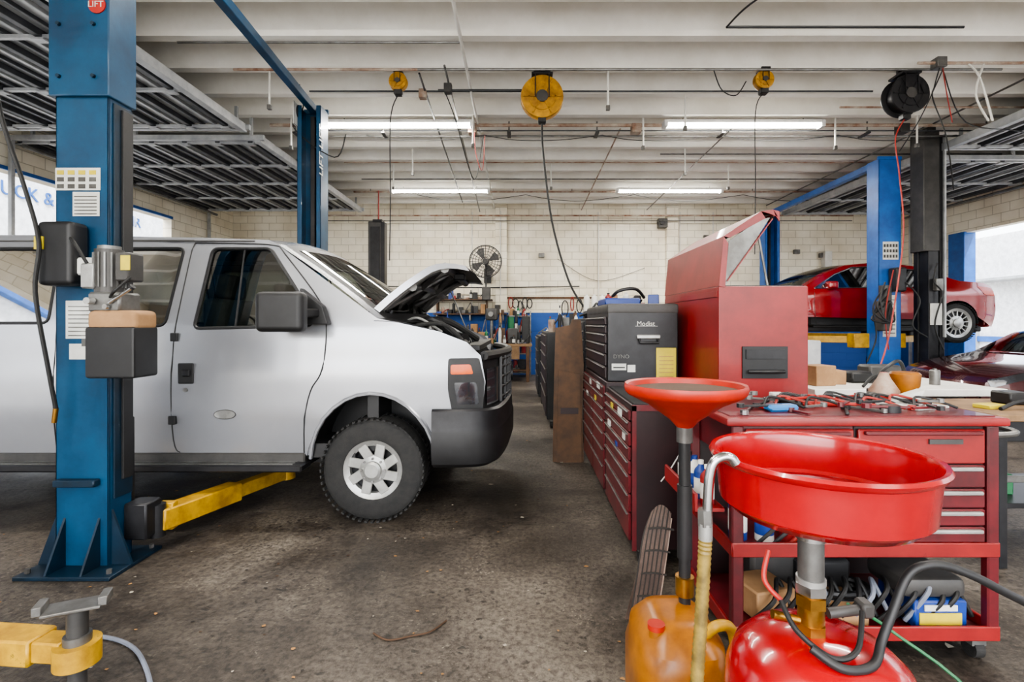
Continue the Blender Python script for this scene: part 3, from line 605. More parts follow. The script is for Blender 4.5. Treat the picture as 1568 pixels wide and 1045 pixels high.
        b.tube([(-1.1,yc+s*.62,.45),(-1.1,yc+s*.64,.7),(-1.1,yc+s*.62,1.0)],.03,'yellow')
        b.box(-2.35,-1.85,yc+s*.2,yc+s*.75,.9,1.08,'seat',.05,seg=3); b.box(-2.45,-2.28,yc+s*.2,yc+s*.75,1.0,1.62,'seat',.05,seg=3); b.box(-2.43,-2.31,yc+s*.33,yc+s*.62,1.62,1.82,'seat',.04,seg=3)
    for xr in (-3.3,-4.2,-5.1):
        b.box(xr-.1,xr+.4,yc-.8,yc+.6,.9,1.05,'seat',.04,seg=2); b.box(xr-.2,xr-.05,yc-.8,yc+.6,1.0,1.6,'seat',.05,seg=2)
    b.box(-5.75,-1.2,yc-.96,yc+.96,.46,.56,'black',0); b.box(-5.5,-1.6,yc-.5,yc+.5,.3,.46,'blackmetal',0)
    b.box(-1.6,-1.1,yc-.9,yc+.9,1.0,1.40,'black',.05,seg=3)
    b.tube([(-1.78+.05*math.cos(a),yc-.47+.19*math.cos(a),1.38+.17*math.sin(a)) for a in [i*math.pi/8 for i in range(16)]],.014,'black',6,False,closed=True)
    b.bar((-1.6,yc-.47,1.3),(-1.78,yc-.47,1.38),.05,.05,'black')
    def roofz(x): 
        pts=[(-5.72,2.02),(-5.6,2.10),(-3.7,2.10),(-2.4,2.075),(-1.9,2.055),(-1.82,2.02)]
        for i in range(len(pts)-1):
            if x<=pts[i+1][0]: 
                t=max(0,(x-pts[i][0])/(pts[i+1][0]-pts[i][0])); return pts[i][1]*(1-t)+pts[i+1][1]*t
        return 2.02
    def roof(u,v):
        vv=2*v-1; xf=-1.82+.12*(1-vv*vv); xe=-5.72+(xf+5.72)*u; xs=-5.72+(-1.82+5.72)*u; z=roofz(xs); return (xe,yc+vv*hw(xs,z),z+.07*(1-abs(vv)**2.2)*(1-.5*u**8))
    b.grid(roof,40,16,'silver')
    def ws(u,v):
        vv=2*v-1; k=1-vv*vv; zb=1.465;zt=2.02
        z=zb+(zt-zb)*u; x=-1.04+(-1.82+1.04)*u
        return (x+(.22*(1-u)+.12*u)*k+.03*math.sin(u*math.pi),yc+vv*hw(x,z),z+.035*u*k)
    b.grid(ws,14,24,lambda u,v:'silver' if abs(2*v-1)>.95 else ('black' if abs(2*v-1)>.87 or u>.93 or u<.07 else 'wsglass'))
    b.tube([ws(.1,.1),ws(.12,.3),ws(.3,.45)],.007,'black'); b.tube([ws(.1,.5),ws(.12,.65),ws(.3,.8)],.007,'black')
    b.grid(lambda u,v:(-5.72-.08*(1-u),yc+(2*v-1)*hw(-5.7,.5+1.52*u),.5+1.52*u),8,8,'silver')
    b.grid(lambda u,v:(-1.04+.22*(1-(2*v-1)**2)+.14*u,yc+(2*v-1)*.95,1.465-.03*u),2,12,'black')
    b.box(-1.12,-1.04,yc-.93,yc+.93,.5,1.44,'black',0)
    b.box(-1.0,-.4,yc-.5,yc+.5,.45,1.0,'blackmetal',.05); b.box(-.44,-.36,yc-.74,yc+.74,.5,1.2,'black',.01)
    b.box(-.95,-.6,yc-.35,yc+.3,1.0,1.24,'darkgrey',.05,seg=2); b.box(-.62,-.42,yc-.74,yc-.45,1.0,1.30,'black',.02); b.box(-.9,-.65,yc-.78,yc-.5,1.0,1.36,'darkgrey',.02)
    b.cyl((-.8,yc-.3,1.34),(-.45,yc-.6,1.30),.05,'black'); b.tube([(-.95,yc-.4,1.40),(-.7,yc-.6,1.45),(-.5,yc-.5,1.28)],.03,'black'); b.tube([(-.9,yc-.7,1.40),(-.6,yc-.72,1.42),(-.42,yc-.7,1.25)],.016,'rubber'); b.tube([(-1,yc+.1,1.38),(-.7,yc-.1,1.46),(-.42,yc+.2,1.28)],.03,'rubber')
    b.cyl((-.55,yc-.3,1.2),(-.55,yc-.3,1.34),.035,'blackmetal'); b.cyl((-.85,yc+.5,1.1),(-.85,yc+.5,1.40),.09,'darkgrey'); b.box(-.7,-.5,yc-.1,yc+.3,1.15,1.32,'black',.02); b.bar((-.38,yc-.74,1.24),(-.38,yc+.74,1.24),.12,.04,'black')
    b.cyl((-.72,yc-.62,1.36),(-.72,yc-.62,1.42),.03,'grey'); b.tube([(-.95,yc-.6,1.42),(-.8,yc-.7,1.47),(-.62,yc-.66,1.36)],.01,'alu')
    ez=lambda u:[1.20,1.29,1.36,1.40,1.43,1.445,1.45][min(6,int(u*6.01))]
    for s in (-1,1):
        b.grid(lambda u,v,s=s:(-.33-.73*u,yc+s*(hw(-.33-.73*u,1.2)-.01-.14*v),ez(u)-.06*v),6,2,'silver')
    fx=lambda y,o=0:-.12-.16*((y-yc)/.89)**2+o
    def fas(u,v): y=yc+(2*v-1)*.895; return (fx(y),y,.74+.46*u)
    b.grid(fas,4,24,'black')
    ys=[yc-.88+.11*i for i in range(17)]
    b.tube([(fx(y,.0),y,1.19) for y in ys],.035,'black',8,False)
    for z in (.84,.92,1.0,1.08,1.14): b.tube([(fx(y,.015),y,z) for y in ys[3:-3]],.013,'blackmetal',6,False)
    for y in [yc-.56+.14*i for i in range(9)]: b.bar((fx(y,.018),y,.8),(fx(y,.018),y,1.17),.02,.02,'blackmetal',0)
    b.cyl((fx(yc)+.01,yc,.98),(fx(yc)+.04,yc,.98),.07,'blackmetal')
    for s in (-1,1): b.grid(lambda u,v,s=s:(fx(yc+s*(.6+.26*v),.012),yc+s*(.6+.26*v),.82+.27*u),2,6,'lens')
    path=[(-.64,-1.0),(-.45,-1.0),(-.30,-.975),(-.21,-.9),(-.165,-.75),(-.125,-.4),(-.11,0)]
    path=path+[(x,-y) for x,y in path[-2::-1]]
    pp=catmull([(x,y,0) for x,y in path],5)
    prof=[(-.05,.80),(.0,.815),(.02,.80),(.025,.66),(.035,.63),(.035,.50),(.01,.42),(-.05,.385)]
    rows=[]
    for i,p in enumerate(pp):
        d=(pp[min(i+1,len(pp)-1)]-pp[max(i-1,0)]).normalized(); n=Vector((d.y,-d.x,0))
        rows.append([b.V((p.x+n.x*o,yc+p.y+n.y*o,z)) for o,z in prof])
    for i in range(len(rows)-1):
        for j in range(len(prof)-1): b.F([rows[i][j],rows[i+1][j],rows[i+1][j+1],rows[i][j+1]],'blackmetal' if j in(0,1,2) else 'black')
        b.F([rows[i][0],rows[i+1][0],rows[i+1][-1],rows[i][-1]],'black')
    b.F(rows[0],'black'); b.F(rows[-1],'black')
    b.box(-5.9,-5.75,yc-.98,yc+.98,.45,.65,'chrome',.03)
    # open hood
    a=math.radians(37);hx,hz=-1.12,1.455; HLN=.80
    def H(l,y,t): return (hx+l*math.cos(a)-t*math.sin(a),yc+y,hz+l*math.sin(a)+t*math.cos(a))
    wd=lambda l:.86-.12*(l/HLN)**2
    crown=lambda l,v:.05*(1-v*v)+.03*math.sin(min(1,l/HLN)*math.pi)-.13*max(0,(l-.56)/.24)**2
    b.grid(lambda u,v:H(HLN*u,(2*v-1)*wd(HLN*u),.045+crown(HLN*u,2*v-1)),14,16,'silver')
    b.grid(lambda u,v:H(HLN*u,(2*v-1)*(wd(HLN*u)-.01),.02+crown(HLN*u,2*v-1)),14,16,'darkgrey')
    for s in (-1,1):
        b.grid(lambda u,v,s=s:H(HLN*u,s*wd(HLN*u),.045-.05*v+crown(HLN*u,1)),14,1,'silver')
        for q,w1 in ((.74,.68),(.3,.66)): b.tube([H(l,s*(q-.08*l),.0+crown(l,q)) for l in (.05,.2,.4,.55,w1)],.035,'grey',8)
        b.bar(H(.1,s*.68,.03),H(.62,s*.08,.05),.06,.03,'grey',.008); b.bar(H(.1,s*.1,.05),H(.62,s*.62,.03),.06,.03,'darkgrey',.008)
        b.tube([H(.02,s*.7,-.0),(-1.0,yc+s*.72,1.52),(-1.1,yc+s*.72,1.42)],.02,'blackmetal')
    for l in (.07,.38,.66): b.tube([H(l,v*.74,.0+crown(l,v)) for v in (-1,-.5,0,.5,1)],.035,'grey' if l>.1 else 'blackmetal',8)
    b.grid(lambda u,v:H(HLN+.01*u,(2*v-1)*wd(HLN),.045+crown(HLN,2*v-1)-.06*u),1,12,'silver')
    q=H(.7,0,0); b.box(q[0]-.05,q[0]+.05,yc-.06,yc+.06,q[2]-.06,q[2],'blackmetal',.01)
    b.tube([H(.5,.55,0),(-.5,yc+.6,1.2)],.007,'grey')
    return b.done(30)
van()
# ---------------------------------------------------------------- sedan
def sedan(name,x0,yc,zo,paint,L=5.0):
    b=B(name); k=L/4.8
    b.M=Matrix.Translation((x0,yc,zo))
    top=[(0,.55),(.04,.68),(.2,.78),(.7,.88),(1.15,.96),(1.28,.99),(1.75,1.27),(2.15,1.43),(2.6,1.48),(3.0,1.47),(3.4,1.41),(4.0,1.16),(4.1,1.13),(4.55,1.10),(4.72,1.04),(4.78,.85),(4.8,.6)]
    top=[(x*k,z) for x,z in top]
    def hw(x,z):
        w=.92; x/=k
        if z<.6: w-=.10*((.6-z)/.4)**2
        if z>.92: w-=(z-.92)*.42
        if .66<z<.74: w-=.012*math.sin((z-.66)/.08*math.pi)
        if x<1: w-=.22*(1-x)**2
        if x>4.1: w-=.35*(x-4.1)**2
        return w
    sg=lambda s,off=0:(lambda x,z:(x,s*(hw(x,z)+off),z))
    R=.36;A=.41
    fw,rw=.98*k,3.99*k
    arch=lambda cx:[(cx+A*math.cos(math.radians(t)),.36+A*math.sin(math.radians(t))) for t in range(172,7,-12)]
    out=[(0.02,.25)]+[(x,z) for x,z in top]+[(4.76*k,.28)]+[(x,z) for x,z in arch(rw)[::-1]]+[(x,z) for x,z in arch(fw)[::-1]]
    win=roundpoly([(1.5*k,.99),(1.92*k,1.26),(2.25*k,1.39),(2.85*k,1.41),(3.35*k,1.34),(3.8*k,1.10),(3.75*k,1.03)],.03)
    for s in (-1,1):
        b.panel(out,[win],sg(s),paint,.08); b.panel(win,[],sg(s,-.012),'cglass',.12); b.tube([sg(s)(x,z) for x,z in win],.01,'chrome',6,False,closed=True)
        b.tube([sg(s,-.01)(2.72*k,1.4),sg(s,-.005)(2.75*k,1.02)],.02,'black',6,False)
        for l in ([(2.75*k,1.0),(2.78*k,.6),(2.74*k,.3)],[(1.5*k,.95),(1.5*k,.6),(1.56*k,.3)],[(3.7*k,1.0),(3.66*k,.85),(3.6*k,.75)]): b.tube([sg(s,-.001)(p.x,p.y) for p in catmull([(x,z,0) for x,z in l],4)],.005,'black',5,False)
        for x in (2.55*k,3.5*k): p=sg(s,.01)(x,.88); b.box(p[0]-.08,p[0]+.08,p[1]-.012,p[1]+.012,.865,.895,paint,.008)
        p=sg(s,.06)(1.8*k,1.04); b.box(p[0]-.1,p[0]+.08,p[1]-.08,p[1]+.08,.98,1.12,paint,.035,seg=3)
        b.panel(roundpoly([(4.38*k,1.04),(4.70*k,1.01),(4.765*k,.86),(4.5*k,.88)],.02),[],sg(s,.006),'tail',.06)
        b.panel(roundpoly([(.05*k,.72),(.4*k,.82),(.5*k,.76),(.08*k,.62)],.02),[],sg(s,.006),'lens',.06)
        for cx in (fw,rw):
            wheel(b,(cx,s*.80,.36),s,R,.22,.27,'car')
            b.grid(lambda u,v,cx=cx:(cx+.42*math.cos(math.pi*u),s*(.88-.32*v),.36+.42*math.sin(math.pi*u)),12,1,'black')
            b.box(cx-.4,cx+.4,s*.5,s*.56,.25,.72,'black',0)
        b.tube([sg(s,.003)(x,.3) for x in [(1.5+.2*i)*k for i in range(10)]],.015,'black',6,False)
    n=len(top)-1
    def strip(u,v):
        i=u*n; j=min(int(i),n-1); t=i-j; x=top[j][0]*(1-t)+top[j+1][0]*t; z=top[j][1]*(1-t)+top[j+1][1]*t; vv=2*v-1
        kx=.10*(1-vv*vv)*(1 if x>2.5*k else -1)*(1 if (x<.8*k or x>4.0*k or 1.2*k<x<2*k) else .3)
        return (x+kx,vv*hw(x,z),z+.035*(1-vv*vv)*(1 if .3<x<4.6*k else 0))
    def sm(u,v):
        i=int(u*n)
        if i in (5,6): return 'wsglass' if abs(2*v-1)<.9 else paint
        if i in (10,): return 'cglass' if abs(2*v-1)<.88 else paint
        return paint
    b.grid(strip,n*2,14,sm)
    b.box(.02,.2,-.62,.62,.25,.58,paint,.04,seg=3); b.box(4.65*k,4.8*k,-.68,.68,.28,.62,paint,.05,seg=3)
    b.box(-.03,.06,-.42,.42,.4,.6,'black',.02)
    b.box(.3,4.6*k,-.7,.7,.2,.3,'blackmetal',.02); b.box(1.5*k,3.7*k,-.75,.75,.3,.6,'black',.03); b.box(2.2*k,2.4*k,-.6,.6,.6,1.1,'black',.05); b.box(3.2*k,3.4*k,-.6,.6,.6,1.1,'black',.05)
    b.box(4.79*k,4.82*k,-.2,.2,.66,.8,'paper',.002)
    return b.done(30)
sedan('red_car',3.75,10.2,1.07,'carred'); sedan('maroon_car',5.75,7.1,0.005,'carmaroon',4.9)
# ---------------------------------------------------------------- tool cabinets
def drawers(b,x,y0,y1,z0,z1,rows,m,hm,split=None):
    tot=sum(rows);z=z0
    for r in rows:
        h=(z1-z0)*r/tot
        parts=[(y0,y1)] if not split else [(y0,split),(split,y1)]
        for a,c in parts:
            b.box(x-.018,x,a+.006,c-.006,z+.004,z+h-.004,m,.003)
            b.box(x-.03,x-.016,a+.02,c-.02,z+h-.018,z+h-.008,hm,.003)
        z+=h
def cabinet(name,x0,x1,y0,y1,z0,z1,rows,body,front,hm,split=None,casters=True):
    b=B(name); b.box(x0,x1,y0,y1,z0,z1,body,.006); drawers(b,x0,y0+.03,y1-.03,z0+.04,z1-.03,rows,front,hm,split)
    if casters:
        for x in (x0+.07,x1-.07):
            for y in (y0+.08,y1-.08):
                b.cyl((x-.02,y,.05),(x+.02,y,.05),.05,'rubber',seg=20); b.box(x-.03,x+.03,y-.03,y+.03,.08,z0+.01,'grey',.003)
    return b
b=cabinet('tool_cabinet',.645,1.10,2.97,3.86,.11,.95,[3,2,2,1.5,1.5,1.5,1.2,1.2],'maroond','maroon','grey')
b.box(.64,.665,2.962,2.972,.11,.95,'maroon',0); b.box(1.08,1.10,2.962,2.972,.11,.95,'maroon',0); b.box(.64,1.1,2.962,2.972,.92,.955,'maroon',0)
b.tube([(.9,2.95,.86),(.95,2.93,.9),(1.02,2.95,.9),(1.06,2.95,.86)],.008,'chrome')
b.box(.66,1.08,3.0,3.84,.95,.957,'black',0)
b.tube([(.98,2.95,.95),(.94,2.94,.75),(.86,2.94,.6),(.8,2.94,.52)],.004,'paper')
for i,(yy,zz,w,hh,m) in enumerate([(3.2,.84,.12,.05,'paper'),(3.5,.83,.08,.05,'labyel'),(3.1,.72,.07,.04,'paper'),(3.6,.7,.1,.04,'paper'),(3.35,.62,.06,.03,'bluep')]): b.box(.622,.626,yy,yy+w,zz,zz+hh,m,0)
b.done()
b=cabinet('tool_cabinet',.645,1.22,3.9,5.2,.11,.98,[3,2,2,1.5,1.5,1.5,1.2],'maroond','maroon','grey',4.5)
for yy,zz,w,hh,m in [(4.1,.9,.14,.05,'paper'),(4.6,.88,.1,.05,'paper'),(4.3,.78,.08,.04,'labyel'),(4.8,.75,.12,.04,'paper')]: b.box(.622,.626,yy,yy+w,zz,zz+hh,m,0)
b.done()
b=B('tool_top_chest'); b.box(.66,1.20,3.92,5.15,.98,1.52,'blackmetal',.012,seg=2); b.box(.655,1.205,3.915,5.155,1.50,1.58,'darkgrey',.02,seg=2)
drawers(b,.66,3.96,5.1,1.0,1.48,[1.6,1.6,1.3,1.3,1.1,1.1],'maroond','grey')
b.box(.88,1.06,3.9,3.918,1.31,1.34,'alu',.006); b.tube([(.9,3.905,1.31),(.9,3.885,1.28),(1.04,3.885,1.28),(1.04,3.905,1.31)],.01,'black',8,False)
b.text('Modist',.05,Matrix.Translation((.88,3.914,1.41))@rx(90),'paper',.001); b.text('DYNO',.042,Matrix.Translation((.70,3.914,1.16))@rx(90),'grey',.001)
b.box(.87,1.04,3.912,3.92,1.405,1.408,'paper',0)
b.box(.69,.80,3.914,3.92,1.07,1.12,'paper',0); b.box(.70,.79,3.912,3.916,1.085,1.095,'black',0); b.box(.81,.87,3.914,3.92,1.055,1.11,'paper',0); b.box(1.03,1.18,3.912,3.92,.99,1.24,'labyel',0)
for i in range(6): b.box(1.05,1.16,3.910,3.914,1.02+i*.03,1.025+i*.03,'card',0)
b.done()
b=cabinet('tool_cabinet',.66,1.25,5.3,6.6,.13,1.48,[3,2,2,2,1.5,1.5,1.5,1.2,1.2],'black','blackmetal','grey'); b.done()
b=cabinet('tool_cabinet',.34,.95,6.9,8.6,.13,1.3,[3,2,2,2,1.5,1.5],'black','maroond','grey'); b.done()
b=cabinet('tool_cabinet',.3,.95,9.0,10.4,.13,1.2,[3,2,2,2],'blackmetal','blackmetal','grey'); b.done()
b=B('wooden_board'); b.prism([(.32,0),(.64,0),(.625,.5),(.64,1.0),(.61,1.46),(.52,1.47),(.50,1.41),(.35,1.38),(.33,.7)],5.27,5.29,'wood','xz'); b.prism([(.36,0),(.62,0),(.60,.9),(.38,.95)],5.25,5.262,'wood','xz'); b.box(.40,.58,5.24,5.25,.5,.56,'maroond',0); b.done()
PAL=['white','paper','red','bluep','black','card','grey','green','darkgrey','black','rust','black','wood','blackmetal','grey']
def bottle(b,x,y,z,h,r,m,cap='white'):
    b.lathe([(0,0),(r,0),(r,h*.02),(r,h*.68),(r*.85,h*.76),(r*.38,h*.86),(r*.36,h*.9),(r*.42,h*.9),(r*.42,h),(0,h)],(x,y,z),[m]*6+[cap]*3,16)
    b.lathe([(r*1.01,h*.15),(r*1.01,h*.55)],(x,y,z),'paper' if m!='white' else 'bluep',16)
def can(b,x,y,z,h,r,m): b.lathe([(0,0),(r,0),(r,h*.85),(r*.8,h*.92),(r*.4,h*.93),(r*.4,h),(0,h)],(x,y,z),m,14)
def clutter(b,x0,x1,y0,y1,z,n,hmax=.3):
    for i in range(n):
        x=x0+(x1-x0)*(i+.5)/n; y=random.uniform(y0,y1); m=random.choice(PAL); t=random.random(); h=random.uniform(.06,hmax); g=(x1-x0)/n*.45
        if t<.3: w=min(random.uniform(.04,.12),g*1.4); d=random.uniform(.04,.1); b.box(x-w,x+w,y-d,y+d,z,z+h*.8,m,.006,R=rz(random.uniform(-20,20)) )
        elif t<.5: bottle(b,x,y,z,h+.05,min(.04,g*.9),m,random.choice(PAL))
        elif t<.65: can(b,x,y,z,h,min(.04,g*.9),m)
        elif t<.85: b.tube([(x-.1,y,z+.03),(x,y-.04,z+.02+h*.6),(x+.06,y+.05,z+h),(x+.1,y,z+.05)],.012,random.choice(['wire','black','wirered','grey']))
        else: b.bar((x-.08,y-.08,z+.02),(x+.08,y+.08,z+.02),.03,.03,random.choice(['grey','red','chrome'])); b.box(x-.03,x+.03,y-.03,y+.03,z,z+.1,m,.01)
b=B('tool_cabinet_clutter'); clutter(b,.72,1.15,4.3,4.8,1.58,6,.12)
b.box(.7,1.0,4.3,4.7,1.58,1.64,'bluep',.01); clutter(b,.72,1.2,5.4,6.4,1.48,9,.26); clutter(b,.72,1.2,5.7,6.0,1.48,7,.24)
for i in range(4): can(b,.75+i*.09,5.9,1.48,.28,.035,'white')
b.tube([(.8,4.6,1.64),(.85,4.5,1.71),(1.0,4.5,1.73),(1.1,4.6,1.66)],.015,'black'); b.done()
b=B('cabinet_row_clutter'); clutter(b,.4,.9,7.1,8.4,1.3,9,.4); clutter(b,.4,.9,7.3,7.8,1.3,7,.45); b.done()
b=B('cabinet_end_clutter'); clutter(b,.4,.9,9.2,10.2,1.2,9,.45); b.done()
# big red chest with raised lid
b=B('red_tool_chest'); X0,X1,Y0,Y1=1.27,1.85,3.3,4.54
b.box(X0,X1,Y0,Y1,.14,1.67,'red',.01,seg=2)
b.box(1.42,1.71,Y0-.012,Y0+.004,1.075,1.28,'black',.008); b.box(1.44,1.69,Y0-.02,Y0-.01,1.2,1.26,'blackmetal',.01); b.tube([(1.45,Y0-.03,1.12),(1.5,Y0-.04,1.12),(1.62,Y0-.04,1.12),(1.68,Y0-.03,1.12)],.012,'black')
b.box(X0+.02,X1-.02,Y0+.02,Y1-.02,1.67,1.675,'black',0); b.box(X0-.006,X0,Y0+.02,Y1-.02,1.6,1.64,'red',.001)
prof=[(0,0),(.03,.32),(.27,.48),(.35,.49),(.36,.46)]
pf=[(X0+a,1.67+c) for a,c in prof]; ip=[(X0+.02+a*.94,1.675+c*.95-.008) for a,c in prof]
for i in range(len(pf)-1): 
    a0,a1=pf[i],pf[i+1]; c0,c1=ip[i],ip[i+1]
    for (p,q,m_) in ((a0,a1,'red'),(c1,c0,'grey')): b.F([b.V((p[0],Y0,p[1])),b.V((q[0],Y0,q[1])),b.V((q[0],Y1,q[1])),b.V((p[0],Y1,p[1]))],m_)
for yy in (Y0,Y1): 
    for i in range(len(pf)-1): b.prism([pf[i],pf[i+1],(pf[i+1][0]+.03,pf[i+1][1]-.045),(pf[i][0]+.04,pf[i][1]-.01)],yy-.006,yy+.006,'red','xz')
    b.prism([(X0+.04,1.67),(X0+.065,1.96),(X0+.27,2.10),(X0+.33,2.11)],yy-.003,yy+.003,'grey','xz')
    b.bar((X0+.05,yy-.008,1.70),(X0+.34,yy-.008,2.10),.02,.006,'red',0)
b.tube([(X0+.36,Y0,2.13),(X0+.36,Y1,2.13)],.012,'red'); b.tube([(X0+.27,Y0+.03,2.0),(X1-.25,Y0+.03,1.67)],.008,'grey')
for x in (X0+.08,X1-.08):
    for y in (Y0+.1,Y1-.1): b.cyl((x-.02,y,.06),(x+.02,y,.06),.06,'rubber',seg=20); b.box(x-.03,x+.03,y-.03,y+.03,.1,.15,'grey',0)
b.done()
# ---------------------------------------------------------------- tool cart
b=B('tool_cart'); cx0,cx1,cy0,cy1=.88,2.0,2.14,2.70
b.box(cx0-.03,cx1+.03,cy0-.02,cy1+.02,1.0,1.035,'red',.01,seg=2); b.box(cx0+.0,cx1-.0,cy0+.02,cy1-.02,1.030,1.04,'maroon',.002)
for x in (cx0,cx1-.05):
    for y in (cy0,cy1-.04): b.box(x,x+.05,y,y+.04,.10,1.0,'maroon',.006)
b.box(cx1-.6,cx1-.05,cy0+.02,cy1-.02,.50,1.0,'maroond',.004); b.box(cx0+.05,cx1-.6,cy0+.02,cy1-.02,.82,1.0,'maroon',.004)
z=.985
for h in (.15,.10,.085,.075,.07):
    b.box(cx1-.59,cx1-.06,cy0,cy0+.02,z-h+.006,z,'red' if h>.1 else 'maroon',.005); b.box(cx1-.57,cx1-.08,cy0-.018,cy0+.002,z-.022,z-.006,'alu' if h<.15 else 'maroon',.004); z-=h
b.box(cx0+.06,cx1-.61,cy0,cy0+.02,.84,.985,'red',.005); b.box(cx0+.08,cx1-.63,cy0-.018,cy0,.96,.976,'maroon',.004)
b.box(cx1-.3,cx1-.16,cy0-.008,cy0,.925,.945,'darkgrey',0)
for zt in (.45,.10):
    b.box(cx0,cx1,cy0,cy1,zt,zt+.015,'maroon',.004); b.box(cx0,cx1,cy0-.004,cy0+.012,zt,zt+.06,'red',.004); b.box(cx0-.004,cx0+.012,cy0,cy1,zt,zt+.06,'red',.004); b.box(cx1-.012,cx1+.004,cy0,cy1,zt,zt+.06,'red',.004); b.box(cx0,cx1,cy1-.012,cy1,zt,zt+.06,'red',.004)
b.box(cx0,cx1-.6,cy1-.02,cy1-.01,.46,.82,'maroond',0); b.box(cx0+.05,cx1-.05,cy1-.02,cy1-.01,.12,.45,'maroond',0)
b.box(cx0-.13,cx0-.01,cy0+.05,cy1-.05,.62,.64,'red',.003); b.box(cx0-.14,cx0-.125,cy0+.05,cy1-.05,.62,.70,'red',.003)
for x in (cx0+.06,cx1-.06):
    for y in (cy0+.06,cy1-.06): b.cyl((x-.02,y,.04),(x+.02,y,.04),.04,'rubber',seg=20); b.box(x-.03,x+.03,y-.03,y+.03,.06,.10,'grey',0)
b.tube([(cx1+.03,cy0+.05,.95),(cx1+.1,cy0+.05,.97),(cx1+.1,cy1-.05,.97),(cx1+.03,cy1-.05,.95)],.012,'grey')
b.done()
b=B('cart_top_tools'); zt=1.04
b.box(1.08,1.22,2.24,2.30,zt,zt+.03,'skyb',.01,R=rz(8)); b.box(1.3,1.5,2.4,2.44,zt,zt+.02,'labred',.006,R=rz(-15))
for i in range(34):
    x=1.0+i*.027+random.uniform(-.03,.03);y=random.uniform(2.2,2.64);a=random.uniform(-3.1,3.1);l=random.uniform(.04,.1);d=Vector((math.cos(a),math.sin(a),0))*l;c=Vector((min(max(x,1.0),1.88),y,zt+.008+.009*(i%4)))
    mm=['chrome','maroon','black','grey','labred','blackmetal','grey'][i%7]; b.bar(c-d,c+d,.013,.01,mm,.002); b.cyl(c+d-Vector((0,0,.006)),c+d+Vector((0,0,.012)),random.uniform(.012,.02),mm,seg=8)
for k in range(12):
    x=1.1+k*.062; y=random.uniform(2.2,2.5); b.tube([(x,y,zt+.01),(x+.06,y+.07,zt+.045),(x+.13,y+.02,zt+.03),(x+.17,y-.03,zt+.01)],.006,['wire','wirered','black'][k%3])
for k in range(9): x=random.uniform(1.25,1.85);y=random.uniform(2.45,2.66);h=random.uniform(.03,.07); b.box(x-.03,x+.03,y-.02,y+.02,zt,zt+h,random.choice(['black','darkgrey','labred','card','paper','grey']),.004,R=rz(random.uniform(0,90)))
b.lathe([(0,0),(.065,0),(.068,.05),(.03,.11),(.018,.14),(0,.14)],(1.84,2.6,zt),['darkgrey','rust','rust','rust','labred'],16)
b.box(1.72,1.93,2.3,2.5,zt,zt+.012,'paper',.003,R=rz(20)); b.prism([(1.7,zt),(1.9,zt),(1.93,zt+.07),(1.8,zt+.03)],2.45,2.5,'paper','xz')
b.lathe([(0,0),(.045,0),(.05,.05),(.065,.07),(.07,.13),(.06,.14),(0,.135)],(1.96,2.62,zt),'amber',18)
b.lathe([(.0,0),(.04,0),(.04,.03),(.0,.03)],(1.62,2.25,zt),'blackmetal',18)
b.done()
b=B('cart_shelf_supplies')
for i,(m,c) in enumerate([('red','white'),('bluep','white'),('white','bluep'),('bluep','black'),('black','red')]): bottle(b,cx0-.068,cy0+.1+i*.08,.64,.17,.03,m,c)
bottle(b,.97,2.3,.466,.24,.04,'bluep','white'); bottle(b,1.08,2.28,.466,.2,.04,'white','card'); can(b,1.17,2.26,.466,.18,.032,'red'); can(b,1.25,2.35,.466,.22,.032,'orange')
b.box(1.3,1.55,2.2,2.42,.466,.49,'labred',.01,R=rz(10)); b.box(1.42,1.72,2.18,2.36,.468,.488,'darkgrey',.008)
for k in range(6): b.tube([(1.0+k*.07,2.2,.47),(1.05+k*.07,2.18,.53),(1.12+k*.07,2.22,.55),(1.2+k*.07,2.3,.48)],.008,['wire','black','wirered'][k%3])
b.box(1.0,1.2,2.25,2.45,.12,.25,'card',.008,R=rz(14)); b.box(1.68,1.91,2.19,2.42,.12,.24,'bluep',.008); b.box(1.70,1.88,2.185,2.19,.14,.19,'labyel',0); b.box(1.72,1.86,2.183,2.188,.2,.225,'paper',0); b.box(1.36,1.5,2.2,2.4,.12,.2,'card',.01)
b.box(1.64,1.92,2.2,2.45,.24,.33,'darkgrey',.03,seg=2); b.box(1.3,1.55,2.4,2.6,.12,.32,'black',.02); b.box(1.1,1.4,2.45,2.6,.12,.36,'darkgrey',.02)
for k in range(14):
    x=1.0+k*.06; b.tube([(x,2.22,.14),(x+.08,2.19,.24+.02*(k%3)),(x+.15,2.3,.28),(x+.2,2.25,.14)],.01,['wire','wire','black','wiregrey'][k%4])
for k in range(3): b.tube([(1.45+.17*math.cos(a)*(1-.1*k),2.36+.1*math.sin(a)*(1-.1*k),.16+.03*k) for a in [i*math.pi/8 for i in range(16)]],.016,'black',8,False,closed=True)
b.done()
